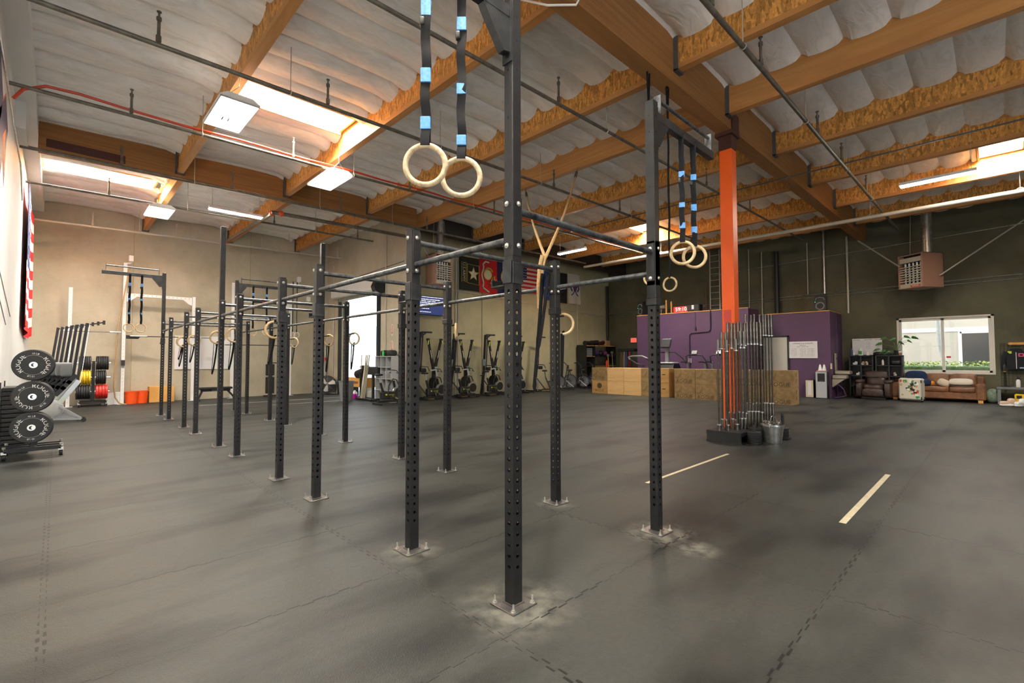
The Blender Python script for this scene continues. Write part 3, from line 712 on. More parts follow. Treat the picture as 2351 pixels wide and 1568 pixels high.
# local frame: bracket hugs the post's -X side, tongue towards local -Y; rotate so the tongue points away along the rig
names = ['on the nearest post', 'on the second post', 'on the third post', 'on the fourth post', None, None, None, None, None, 'on the last post']
for i in (0, 1, 2, 3):
    t = jcup((RX[0]-.004, RY[i]+.035, 2.06), 0, 'black J-cup hook %s of the rig row nearest the white wall' % names[i]); t.scale = (1, -1, 1)
jcup((RX[0]-.004, RY[9]+.035, 2.0), 0, 'black J-cup hook on the last post of the rig over the orange buckets').scale = (1, -1, 1)
def parked(x, y, z, face, label, pair=False, loops=1, dropz=.55, side=0):
    t = thing('parked_ring', label, 'gymnastic ring', (x, y, z-.125), 0, 'rings parked on rig hooks')
    c = MB(); c.torus(.108, .0155, TR(0, 0, .125, PI/2, 0, face+PI/2), 32, 10)
    c.build('ring', ringw, t)
    c = MB(); d = Vector((math.cos(face+side), math.sin(face+side), 0)); s2 = Vector((-d.y, d.x, 0))
    pts = [(Vector((0, 0, .035)))]
    for k in range(1, 13):
        a = k/12*PI; pts.append(s2*(.05*math.sin(a)+.05*k/12)+d*.012*k/12+Vector((0, 0, .02-dropz*(1-abs(1-2*k/12)**2.2))))
    c.path(pts, 0, fl=(.026, .003)); c.path([Vector((0, 0, .01)), Vector((.01, .01, .05)), Vector((0, .02, .02)), Vector((-.01, .0, -.02))], 0, fl=(.03, .012)); c.build('strap', strapm, t, smooth=60)
    c = MB(); c.bar((0, 0, .215), tuple(Vector((0, 0, .2))-Vector((0, .115, 0)) if side == 0 else Vector((-.125, 0, .2))), .02, .02); c.build('peg', steel, t, smooth=0)
for i, lab, pr_ in ((3, 'ring parked on the fourth post of the row by the white wall', 0), (4, 'ring parked on the fifth post of the row by the white wall', 0),
               (5, 'ring parked on the tall middle post of the row by the white wall', 0), (6, 'ring parked on the seventh post, in front of the whiteboard edge', 0), (7, 'ring of the doubled pair parked on the eighth post', 1)):
    parked(RX[0]+.03, RY[i]+.27, 1.9, PI/2-.25, lab, dropz=.35+.1*(i % 3))
parked(RX[0]+.03, RY[7]+.38, 1.91, PI/2-.2, 'second ring of the doubled pair parked on the eighth post', dropz=.3)
for i, lab in ((1, 'ring parked on the second post of the flag-side row, half hidden by the post'), (2, 'ring seen edge-on at the third post of the flag-side row'), (4, 'ring parked on the flag-side post at the open roll-up door'), (5, 'ring parked on the tall post in front of the fan'), (6, 'ring parked on the seventh post of the flag-side row')):
    parked(RX[1]+.195, RY[i]+.05, 1.89, .5 if i != 2 else -.75, lab, dropz=.4+.07*(i % 3), side=PI/2)
# ropes tied back from the purlin to the rig
rope = mat('hemp_rope', (.42, .27, .12), .85, var=.4, vscale=60)
tip = Vector((RX[1]-.02, RY[1]+.12, 2.6))
for a, lab in ((Vector((9.1, 8.85, 6.1)), 'climbing rope tied back to the rig from the purlin, nearer the girder end'), (Vector((8.95, 6.95, 6.1)), 'climbing rope tied back to the rig from the purlin, nearer the column')):
    t = thing('climbing_rope', lab, 'rope', tuple(tip), 0, 'climbing ropes tied to the rig')
    c = MB(); c.path([(0, 0, 0)]+[tuple((a-tip)*k/8-Vector((0, 0, .35*math.sin(PI*k/8)*.4))) for k in range(1, 9)], .019, 8); c.build('rope', rope, t)
    c = MB(); e = a-tip; c.tube(tuple(e*.86-Vector((0, 0, .06))), tuple(e*.93-Vector((0, 0, .03))), .032, 8); c.build('rope_clamp', blackp, t)
    c = MB(); k0 = -.05 if 'column' in lab else .0
    c.path([(k0, 0, .02), (k0-.02, .02, -.1), (k0-.03, .03, -.3), (k0-.02, .03, -.55)], .019, 8); c.build('tail', rope, t)
# long black resistance bands on the second flag-side post
for k, (dx, dy, l, lab) in enumerate(((-.07, .1, 1.25, 'long black band hanging in a loop beside the second flag-side post'), (-.05, .04, .8, 'shorter black band hanging against the second flag-side post'))):
    c = MB(); P0 = Vector((RX[1]+dx, RY[1]+dy, 2.42))
    pts = [P0+Vector((-.10*math.sin(PI*u/10)-.02*u/10, .05*math.sin(PI*u/10), -l*(1-abs(1-2*u/10)**2))) for u in range(11)]
    c.path(pts, 0, fl=(.03, .004)); tag(c.build('resistance_band', strapm, loc=P0, smooth=60), lab, 'exercise band', 'black bands on the rig')
# ---------------------------------------------------------------- weight plates and trees
logo = mat('white_lettering', (.8, .8, .78), .6)
rub_y, rub_r = yellow, mat('red_rubber', (.72, .03, .02), .5)
def plate_mb(r, t, mark=None):
    c = MB(); c.lathe([(.026, -t/2), (.045, -t/2), (.047, -t/2+.004), (r*.62, -t/2+.008), (r*.64, -t/2+.003), (r-.012, -t/2), (r, -t/2+.01), (r, t/2-.01), (r-.012, t/2), (r*.64, t/2-.003), (r*.62, t/2-.008), (.047, t/2-.004), (.045, t/2), (.026, t/2)], 40)
    return c
def weight_plate(loc, r, t, rot, m, label, group, mark=None, a0=0, name='bumper_plate'):
    # rot: 'Y' faces along Y (axis along -Y), 'X' axis along X, 'Z' flat
    o = thing(name, label, 'weight plate', loc, 0, group)
    M = {'Y': TR(0, 0, 0, PI/2), 'X': TR(0, 0, 0, 0, PI/2), 'Z': Matrix()}[rot]
    c = plate_mb(r, t); c.v = [tuple(M @ Vector(v)) for v in c.v]; c.build('disc', m, o, smooth=30)
    d = MB(); d.lathe([(.026, -t/2-.002), (.046, -t/2-.002), (.046, t/2+.002), (.026, t/2+.002), (.026, -t/2-.002)], 24, 0, M); d.build('steel_hub', zinc, o)
    if mark:
        d = MB()   # lettering on the face turned to the hall (-Y)
        F = Matrix.Translation((0, -t/2-.0015+.003, 0)) @ Matrix.Rotation(PI/2, 4, 'X')
        for aa in (a0, a0+PI): d.text('ROGUE', .085, F, 0, bend=(r*.70, aa))
        for aa in (a0+PI/2, a0-PI/2): d.text(mark, .036, F, 0, bend=(r*.74, aa))
        d.torus(r*.63, .0016, Matrix.Translation((0, -t/2-.0005, 0)) @ Matrix.Rotation(PI/2, 4, 'X'), 40, 5, 1)
        d.build('lettering', [logo, greyp2], o, smooth=0)
    return o
def tree(label, loc, base_m, pegs, H_, wid, dep, peg_axis, plen):
    t = thing('plate_tree', label, 'weight rack', loc)
    c = MB(); c.box(-.04, .04, -.04, .04, .14, H_, 0, None, .004); c.build('upright', steel, t, smooth=30)
    c = MB(); c.box(-wid, wid, -.035, .035, .11, .17); c.box(-.035, .035, -dep, dep, .11, .17); c.box(-wid, wid, dep-.03, dep+.03, .11, .17); c.box(-wid, wid, -dep-.03, -dep+.03, .11, .17); c.build('base_frame', steel, t, smooth=30)
    for z in pegs:
        for s in ((-1, 1) if peg_axis == 'X' else (-1,)):
            c = MB(); a = (s*.04, 0, z) if peg_axis == 'X' else (0, -.04, z); b_ = (s*plen, 0, z) if peg_axis == 'X' else (0, -plen, z); c.tube(a, b_, .024, 12); c.build('peg', zinc, t)
    for sx in (-1, 1):
        for sy in (-1, 1):
            c = MB(); x, y = sx*wid, sy*dep; c.box(x-.03, x+.03, y-.03, y+.03, .09, .13); c.tube((x-.02, y+.02, .045), (x+.02, y+.02, .045), .045, 14, 1); c.bar((x-.026, y, .1), (x-.026, y+.02, .04), .005, .05); c.bar((x+.026, y, .1), (x+.026, y+.02, .04), .005, .05)
            c.tube((x, y, .17), (x, y, .2), .02, 8)
            c.build('caster', [zinc, rubber], t)
    return t
tree('black wheeled plate rack by the white wall, loaded with lettered bumper plates', (-.21, 10.62, 0), steel, (1.432, .955, .495), 1.5, .31, .24, 'Y', .56)
TH = {1.432: ('10 LB', 'top', -.12), .955: ('35 LB', 'middle', .75), .495: ('45 LB', 'bottom', .0)}
for z, (mk, nm, a0) in TH.items():
    n = 2 if z > 1.2 else 3
    for k in range(n):
        y = 10.12+.075*k
        weight_plate((-.232 if k == 0 else -.222, y, z), .232, .066, 'Y', rubber, ('front lettered black bumper plate on the %s peg of the wheeled rack' % nm) if k == 0 else '%s plain plate behind the lettered one on the %s peg of the wheeled rack' % (ORD[k], nm), 'bumper plates on the wheeled rack', mk if k == 0 else None, a0)
# flat stack of black rubber mats by the wall
for k in range(15):
    c = MB(); x1 = -.27-.012*(k % 3); c.box(-.6, x1, 11.0, 11.75, .02+.07*k, .085+.07*k, 0, None, .012)
    o = c.build('rubber_mat', rubber, loc=(-.45, 11.3, .02+.07*k), smooth=30)
    tag(o, '%s black rubber mat of the stack beside the white wall' % ((['lowest', 'second lowest', 'third lowest', 'fourth lowest', 'fifth lowest', 'sixth lowest', 'seventh lowest', 'middle', 'seventh from the top', 'sixth from the top', 'fifth from the top', 'fourth from the top', 'third from the top', 'second from the top', 'topmost'])[k]), 'rubber mat', 'stacked rubber mats')
c = MB(); c.box(-.6, -.3, 10.95, 11.8, 0, .02); c.box(-.615, -.6, 10.93, 10.97, 0, 1.15); c.box(-.615, -.6, 11.8, 11.84, 0, 1.15); tag(c.build('mat_rack', steel, loc=(-.45, 11.3, 0), smooth=0), 'low black rack holding the flat stack of mats', 'rack')
# tree on casters at the far wall
tree('black wheeled plate tree at the far concrete wall with coloured plates', (.893, 20.25, 0), steel, (1.39, .93, .47), 1.45, .33, .22, 'X', .42)
for side, z, n, th, m, cn in ((-1, 1.39, 6, .05, rubber, 'black'), (1, 1.39, 7, .044, rubber, 'black'), (-1, .93, 5, .062, rub_y, 'yellow'), (1, .93, 5, .05, rubber, 'black'), (-1, .47, 6, .058, rubber, 'black'), (1, .47, 4, .075, rub_r, 'red')):
    for k in range(n):
        weight_plate((.893+side*(.06+th*(k+.5)), 20.25, z), .225, th-.004, 'X', m, '%s bumper plate, %s from the post, %s %s peg of far tree' % (cn, ORD[k], {1.39: 'top', .93: 'middle', .47: 'bottom'}[z], {-1: 'wall-side', 1: 'rope-side'}[side]), 'bumper plates on the far tree')
# ---------------------------------------------------------------- rowing machines stored on end
silver = mat('silver_aluminium', (.5, .51, .52), .35, .7); navy = mat('navy_steel', (.03, .04, .06), .4, .2)
def rower(loc, label):
    t = thing('rowing_machine', label, 'rowing machine', loc, 0, 'rowing machines stored on end')
    P = lambda x, z, y=0: (x, y, z)
    c = MB(); c.bar(P(-.06, .22), P(.43, 1.0), .1, .11, 0, (0, 1, 0)); c.build('front_frame', silver, t, smooth=30)
    c = MB(); c.text('concept2', .07, TR(.13, -.056, .50, PI/2, -1.01), 0); c.build('lettering', lime, t, smooth=0)
    c = MB(); c.lathe([(.02, -.06), (.16, -.06), (.2, -.03), (.2, .03), (.16, .06), (.02, .06)], 28, 0, TR(-.03, .0, .34, PI/2)); c.build('flywheel_cover', greyp2, t)
    c = MB(); c.torus(.2, .012, TR(-.03, 0, .34, PI/2), 28, 8); c.build('flywheel_rim', white, t)
    for yy in (-.13, .13):
        c = MB(); c.bar(P(.1, .4, yy*.5), P(.5, .07, yy), .03, .04); c.bar(P(.0, .10, yy*.6), P(.5, .07, yy), .03, .03); c.build('leg', silver, t, smooth=0)
        c = MB(); c.tube(P(.53, .05, yy-.02), P(.53, .05, yy+.02), .05, 14); c.build('wheel', rubber, t)
    c = MB(); c.bar(P(.4, .95), P(.55, 2.4), .055, .1, 0, (0, 1, 0)); c.build('monorail', blackp, t, smooth=30)
    c = MB(); c.bar(P(.455, .98, -.029), P(.595, 2.38, -.029), .006, .02, 0, (0, 1, 0)); c.build('rail_strip', chrome, t, smooth=0)
    c = MB(); c.soft((.2, 0, 1.27), (.22, .3, .34), 0, None, 5); c.build('seat', greyp, t)
    c = MB()
    for k in range(3): c.bar(P(.02+.1*k, .66+.14*k, -.12), P(.18+.1*k, .86+.14*k, -.12), .03, .09)
    c.bar(P(.05, .9, .1), P(.3, 1.15, .1), .12, .04); c.build('footrest', blackp, t, smooth=0)
    c = MB(); c.tube(P(.12, 1.02, -.24), P(.12, 1.02, .24), .016, 8); c.build('handle', blackp, t)
    c = MB(); c.bar(P(.56, 2.36), P(.88, 2.44), .03, .045, 0, (0, 1, 0)); c.bar(P(.86, 2.38), P(.86, 2.48), .05, .06); c.build('rear_foot', blackp, t, smooth=0)
ws = ['nearest the plate rack', 'second from the plate rack', 'third from the plate rack', 'fourth from the plate rack', 'third from the far wall', 'second from the far wall', 'closest to the far wall']
for k in range(7): rower((-.085*k, 15.6+.46*k, 0), 'grey rowing machine stored on end by the white wall, '+ws[k])
# ---------------------------------------------------------------- white rig on the far wall
def wpost(c, z1): c.v += []; return c
wt = thing('white_wall_rig', 'white drilled rig of posts and beams standing against the far concrete wall', 'pull-up rig', (.3, 20.5, 0))
for x, z1 in ((.31, 3.8), (1.64, 4.77), (3.61, 3.78), (4.88, 4.45), (7.0, 3.95)):
    n = .095; c = drilled(.045, 0, z1, .15, z1-.08, .12, .013); c.v = [(v[0]+x-.3, v[1], v[2]) for v in c.v]; c.build('upright', white, wt, smooth=30)
    c = MB(); c.box(x-.42, x-.18, -.12, .12, 0, .008); c.build('base_plate', white, wt, smooth=0)
for x0, x1, z in ((1.7, 3.55, 3.7), (4.94, 6.95, 3.78)):
    c = MB(); c.box(x0-.3, x1-.3, -.04, .04, z-.045, z+.045)
    for k in range(int((x1-x0)/.12)): c.tube((x0-.3+.08+.12*k, -.0405, z), (x0-.3+.08+.12*k, -.039, z), .013, 8, 1)
    for xx, s in ((x0, 1), (x1, -1)): c.prism([(xx-.3, z-.04), (xx-.3+s*.28, z-.04), (xx-.3+s*.1, z-.2), (xx-.3, z-.24)], -.03, .03, 0, TR(0, 0, 0) @ Matrix(((1, 0, 0, 0), (0, 0, 1, 0), (0, 1, 0, 0), (0, 0, 0, 1))))
    c.build('crossmember', [white, greyp], wt, smooth=0)
for x, z in ((1.42, 1.5), (1.42, .0)): pass
c = MB(); c.box(1.29, 1.39, -.07, -.045, 1.3, 1.48); c.box(1.3, 1.38, -.12, -.07, 1.3, 1.33); c.build('hook', blackp, wt, smooth=0)
c = MB(); c.prism([(1.4, 2.2), (1.72, 2.2), (1.8, 2.3), (1.4, 2.32)], -.1, -.04, 0, Matrix(((1, 0, 0, 0), (0, 0, 1, 0), (0, 1, 0, 0), (0, 0, 0, 1)))); c.build('spotter_arm', steel, wt, smooth=0)
for n_, (x, y, z, sc, lab) in enumerate(((1.78, 20.42, 4.82, .15, 'small white camera box on top of the tallest white post'), (7.3, 20.42, 4.75, .16, 'small white camera box above the two thin grey ring straps'), (7.7, 20.42, 3.95, .15, 'small white camera box near the corner of the far wall'))):
    t = thing('camera_box', lab, 'camera', (x, y, z), 0, 'white camera boxes'); c = MB(); c.box(-.06, .06, -.09, .09, 0, .2, 0, None, .01); c.build('body', white, t, smooth=30)
    c = MB(); c.path([(0, 0, 0), (0, .05, -.05), (-.1, .08, -.06), (-.14 if n_ == 0 else -.3, .08, -.1)], .02, 8); c.build('bracket', white, t)
def barbell_h(x0, x1, y, z, label):
    t = thing('barbell', label, 'barbell', ((x0+x1)/2, y, z), 0, 'barbells racked on the white rig'); L = (x1-x0)/2
    c = MB(); c.tube((-L*.62, 0, 0), (L*.62, 0, 0), .015, 8); c.build('shaft', steel2, t)
    for s in (-1, 1):
        c = MB(); c.tube((s*L*.62, 0, 0), (s*L, 0, 0), .026, 10); c.tube((s*L*.60, 0, 0), (s*L*.62, 0, 0), .04, 10); c.build('sleeve', galv, t)
barbell_h(.15, 1.55, 20.25, 2.4, 'barbell on the white rig between plate tree and climbing rope')
barbell_h(1.8, 4.1, 20.36, 2.29, 'barbell on the white rig behind the hanging ring pair')
barbell_h(4.6, 7.4, 20.36, 2.05, 'barbell on the white rig above the folded bench')
t = thing('climbing_rope', 'hemp climbing rope hanging to the floor beside the tallest white post', 'rope', (1.5, 20.3, 0), 0, 'climbing ropes')
c = MB(); rp = [(.23, 0, 4.6), (.11, 0, 3.6), (-.03, 0, 2.45), (-.07, 0, 1.3), (-.09, 0, .6), (-.05, 0, .25), (.05, -.02, .06), (.13, -.05, .025), (.2, -.06, .025)]
fine = []
for k in range(len(rp)-1):
    for q in range(4): fine.append(tuple(Vector(rp[k]).lerp(Vector(rp[k+1]), q/4)))
c.path(fine+[rp[-1]], .021, 8); c.build('rope', rope, t)
# bucket
def bucket(name, label, loc, r, h, m, mh, group=None, cat='bucket', taper=.85):
    t = thing(name, label, cat, loc, 0, group)
    c = MB(); c.lathe([(r*taper, 0), (r, h), (r*1.05, h), (r*1.05, h-.03), (r*1.0, h-.035), (r*.96, h-.01), (r*taper-.01, .015), (0.001, .012)], 28); c.build('pail', m, t)
    c = MB(); c.path([(r*1.06*math.cos(a), -.01, h-.05+(-abs(math.sin(a))*.12 if not group == 'steel' else abs(math.sin(a))*.2)) for a in [PI*k/12 for k in range(13)]], .004, 6); c.build('handle', mh, t)
    return t
bo = mat('orange_bucket', (.9, .1, .012), .4)
bucket('bucket', 'orange plastic bucket beside the white post at the far wall', (1.9, 20.58, 0), .19, .42, bo, greyp, 'plastic buckets by the far wall')
bucket('bucket', 'orange plastic bucket next to the leaning plywood box', (2.18, 20.68, 0), .185, .42, bo, greyp, 'plastic buckets by the far wall')
bucket('bucket', 'white plastic bucket beside the far plate tree', (1.28, 20.68, 0), .18, .4, white, greyp, 'plastic buckets by the far wall')
bucket('bucket', 'white plastic bucket between the climbing rope and the tallest white post', (1.56, 20.72, 0), .18, .4, white, greyp, 'plastic buckets by the far wall')
oply = wood('orange_plywood', (.62, .32, .08), (.75, .42, .13), 4, (1, 1, .3))
t = thing('plywood_box', 'orange plywood box standing against the far concrete wall', 'plyo box', (2.74, 20.78, 0)); c = MB(); c.box(-.36, .36, -.2, .2, 0, .55, 0, None, .006); c.build('box_body', oply, t, smooth=0)
c = MB(); c.box(-.362, -.36, -.06, .06, .35, .38); c.build('hand_slot', holes, t, smooth=0)
c = MB(); c.box(3.13, 5.01, YB-.04, YB-.01, 1.13, 2.37); tag(c.build('whiteboard', mat('whiteboard', (.78, .78, .78), .25), loc=(4.07, YB, 1.13), smooth=0), 'large blank whiteboard on the far concrete wall behind the rig', 'whiteboard')
# bench
t = thing('weight_bench', 'black flat weight bench between the white posts at the far wall', 'bench', (4.3, 20.1, 0))
c = MB(); c.box(-.55, .5, -.14, .14, .4, .48, 0, None, .02); c.build('pad', blackp, t, smooth=30)
c = MB(); c.bar((-.5, 0, .36), (.45, 0, .36), .06, .07); c.build('spine', steel2, t, smooth=0)
c = MB(); c.text('ROGUE', .055, TR(-.05, -.036, .36, PI/2), 0); c.build('lettering', logo, t, smooth=0)
for pq in (((-.45, 0, .36), (-.58, 0, .03)), ((.35, 0, .36), (.62, 0, .03))):
    c = MB(); c.bar(*pq, .06, .06); c.bar((pq[1][0], -.25, .03), (pq[1][0], .25, .03), .06, .06); c.build('leg', steel2, t, smooth=0)
t = thing('folded_bench', 'black padded bench folded upright against the far wall near the tape lines', 'bench', (6.25, 20.45, 0))
c = MB(); c.box(-.16, .16, .0, .1, .12, .78, 0, None, .02); c.box(-.16, .16, .0, .1, .84, 1.3, 0, None, .02); c.build('pad', blackp, t, smooth=30)
c = MB(); c.box(-.03, .03, .1, .17, .05, 1.3); c.box(-.25, .6, -.02, .05, 0, .06); c.bar((.1, .1, 1.35), (.5, .1, 1.33), .04, .04); c.build('frame', steel2, t, smooth=0)
# digital clock on the white beam
seg = mat('red_led', (1, .05, .03), .5, emit=3.0, ecol=(1, .03, .02))
t = thing('digital_clock', 'long red digital clock on the white beam of the far rig', 'clock', (6.0, 20.36, 3.8)); c = MB(); c.box(-.42, .42, -.03, .03, -.08, .08); c.build('case', blackp, t, smooth=0)
c = MB(); c.text('8:11 12', .13, TR(.05, -.032, 0, PI/2), 0); c.build('digits', seg, t, smooth=0)
c = MB()
for x in (7.02, 7.18): pass
for x, lab in ((7.03, 'small pale ring on a thin strap at the far wall corner, nearer the white post'), (7.19, 'small pale ring on a thin strap at the far wall corner, nearer the door')):
    hung_ring(x, 20.3, 4.7, 2.5, lab, PI/4, [], 'pale rings at the far wall', .025, mat('pale_ring', (.75, .68, .6), .5))
# fan
t = thing('floor_fan', 'round metal drum fan on the floor in the far corner by the roll-up door', 'fan', (8.42, 20.1, .0), -.35); R = .36
c = MB(); c.lathe([(R, -.14), (R+.012, -.14), (R+.012, .12), (R, .12), (R, -.14)], 36, 0, TR(0, 0, .42, PI/2)); c.build('drum', steel2, t)
c = MB()
for rr in (.06, .1, .14, .18, .22, .26, .3, .34): c.torus(rr, .0025, TR(0, -.14, .42, PI/2), 32, 5)
for k in range(8): a = k*PI/4; c.tube((0, -.14, .42), (.35*math.cos(a), -.14, .42+.35*math.sin(a)), .003, 5)
c.build('grille', galv, t)
for k in range(3):
    a = k*2*PI/3+.35; c = MB(); ca, sa = math.cos(a), math.sin(a)
    pl = [(.05, -.03), (.3, -.12), (.33, .0), (.28, .09), (.05, .04)]
    vs = [(x*ca-y*sa, -.02+y*.4, .42+x*sa+y*ca) for x, y in pl]+[(x*ca-y*sa, -.012+y*.4, .42+x*sa+y*ca) for x, y in pl]
    c.add(vs, [(4, 3, 2, 1, 0), (5, 6, 7, 8, 9)]+[(i, (i+1) % 5, 5+(i+1) % 5, 5+i) for i in range(5)]); c.build('blade', mat('white_blade', (.85, .85, .84), .35), t, smooth=0)
c = MB(); c.ball((0, 0, .42), .06, 12, 8); c.tube((0, 0, .42), (0, .15, .42), .07, 14); c.build('motor', greyp, t)
c = MB(); c.path([(-.38, -.1, .02), (-.38, .12, .02), (-.3, .12, .02), (.3, .12, .02), (.38, .12, .02), (.38, -.1, .02)], .015, 8); c.path([(-.38, 0, .02), (-.38, 0, .42)], .014, 8); c.path([(.38, 0, .02), (.38, 0, .42)], .014, 8); c.build('stand', galv, t)
# pipes and bars leaning in the corner
for k, (x, r, h_, m, lab) in enumerate(((8.44, .045, 1.75, galv, 'thick grey tube leaning in the far corner behind the fan'), (8.58, .022, 1.5, galv, 'thin grey bar leaning in the far corner'), (8.68, .03, 1.6, greyp2, 'grey barbell sleeve standing in the far corner'))):
    c = MB(); c.tube((0, 0, 0), (.03*k-.05, .3, h_), r, 10); tag(c.build('metal_bar', m, loc=None), lab, 'metal bar', 'bars leaning in the far corner').location = (x-.12, YB-.42, 0)
t = thing('red_topped_pole', 'slim steel pole with a red sleeve standing in the far corner', 'pole', (8.62, YB-.25, 0)); c = MB(); c.tube((0, 0, 0), (.02, .1, 2.05), .016, 8); c.build('shaft', galv, t); c = MB(); c.tube((.0, .07, 1.42), (.0, .08, 1.56), .05, 12); c.build('red_sleeve', redm, t)
t = bucket('trash_can', 'grey trash can standing beside the rig post near the open door', (7.52, 16.3, 0), .26, .72, greyp, greyp, None, 'trash can', .82)
# ---------------------------------------------------------------- cardio row along the flag wall
pm5 = mat('monitor_green', (.05, .09, .06), .35)
def skierg(x, y, label):
    t = thing('ski_machine', label, 'ski machine', (x, y, 0), 0, 'ski machines along the flag wall')
    c = MB(); c.box(-.3, .3, -.45, .5, 0, .035, 0, None, .006); c.box(-.32, .32, -.47, -.43, .0, .05); c.build('platform', blackp, t, smooth=0)
    c = MB(); c.bar((0, .2, .03), (0, .2, 1.2), .12, .1, 0, (0, 1, 0)); c.bar((0, .2, .9), (0, -.02, 1.06), .06, .05); c.build('column', blackp, t, smooth=0)
    for s in (-1, 1):
        c = MB()
        a, b_ = Vector((s*.02, .18, 1.05)), Vector((s*.30, .16, 2.24)); m1 = a.lerp(b_, .42)
        c.bar(a, m1, .1, .08, 0, (0, 1, 0)); c.bar(m1, b_, .08, .06, 0, (0, 1, 0)); c.box(b_.x-.04, b_.x+.04, .1, .22, 2.2, 2.28); c.build('mast', blackp, t, smooth=0)
        c = MB(); c.box(-.012, .012, -.002, .002, -.2, .12, 0, TR(*(a.lerp(b_, .55)-Vector((0, .035, 0))), 0, s*.23)); c.build('mast_lettering', logo, t, smooth=0)
        c = MB(); c.tube((s*.31, .1, 2.2), (s*.36, .06, 2.04), .018, 8); c.build('handle', lime, t)
    c = MB(); c.tube((-.3, .14, 2.26), (.3, .14, 2.26), .004, 6); c.build('cord', greyp, t)
    c = MB(); c.lathe([(.02, -.07), (.24, -.07), (.27, 0), (.24, .07), (.02, .07)], 24, 0, TR(.0, .2, .55, 0, PI/2)); c.build('flywheel_housing', blackp, t)
    c = MB(); c.lathe([(.05, -.012), (.2, -.012), (.2, .012), (.05, .012)], 24, 0, TR(.09, .2, .55, 0, PI/2)); c.build('flywheel_ring', galv, t)
    c = MB(); c.box(-.085, .085, -.03, .02, -.1, .1, 0, TR(.03, .06, 1.1, -.35), .012); c.build('monitor', pm5, t, smooth=30)
def climber(x, y, label, lean=.1):
    t = thing('climbing_machine', label, 'climbing machine', (x, y, 0), 0, 'tall climbing machines along the flag wall')
    c = MB(); c.bar((-.22, 0, .05), (0.0, .05, 1.2), .09, .08, 0, (0, 1, 0)); c.build('lower_mast', blackp, t, smooth=0)
    c = MB(); c.bar((0, .05, 1.05), (lean+.02, .08, 2.5), .13, .11, 0, (0, 1, 0)); c.build('mast', blackp, t, smooth=0)
    c = MB(); c.bar((-.01, -.02, 1.3), (lean-.02, .012, 2.3), .012, .012); c.build('mast_strip', greyp2, t, smooth=0)
    c = MB(); c.bar((lean, .08, 2.5), (lean+.42, -.02, 2.5), .05, .06); c.bar((lean+.04, .08, 2.36), (lean+.2, .04, 2.48), .03, .04); c.build('top_arm', blackp, t, smooth=0)
    c = MB(); c.box(-.16, -.02, -.06, .06, 1.2, 1.48, 0, None, .02); c.build('console', greyp, t, smooth=30)
    c = MB(); c.path([(-.05, -.02, 1.22), (-.2, -.22, 1.2), (-.26, -.28, 1.08)], .02, 8); c.path([(.05, -.02, 1.22), (.2, -.22, 1.2), (.24, -.28, 1.05)], .02, 8); c.soft((.1, -.08, 1.08), (.24, .12, .16)); c.build('hand_grips', blackp, t)
    for s in (-1, 1):
        c = MB(); c.bar((-.1, 0, .62), (.28*s-.05, -.3, .03), .04, .05); c.build('strut', blackp, t, smooth=0)
    c = MB(); c.box(-.42, .42, -.36, -.28, 0, .05); c.box(-.4, -.32, -.34, .4, 0, .045); c.box(.3, .38, -.34, .4, 0, .045); c.build('base_frame', blackp, t, smooth=0)
    c = MB(); c.box(-.1, .4, -.372, -.358, .015, .04); c.build('wood_strip', oply, t, smooth=0)
    c = MB(); c.bar((-.3, -.06, .8), (-.12, .0, .84), .05, .03); c.build('pedal', blackp, t, smooth=0)
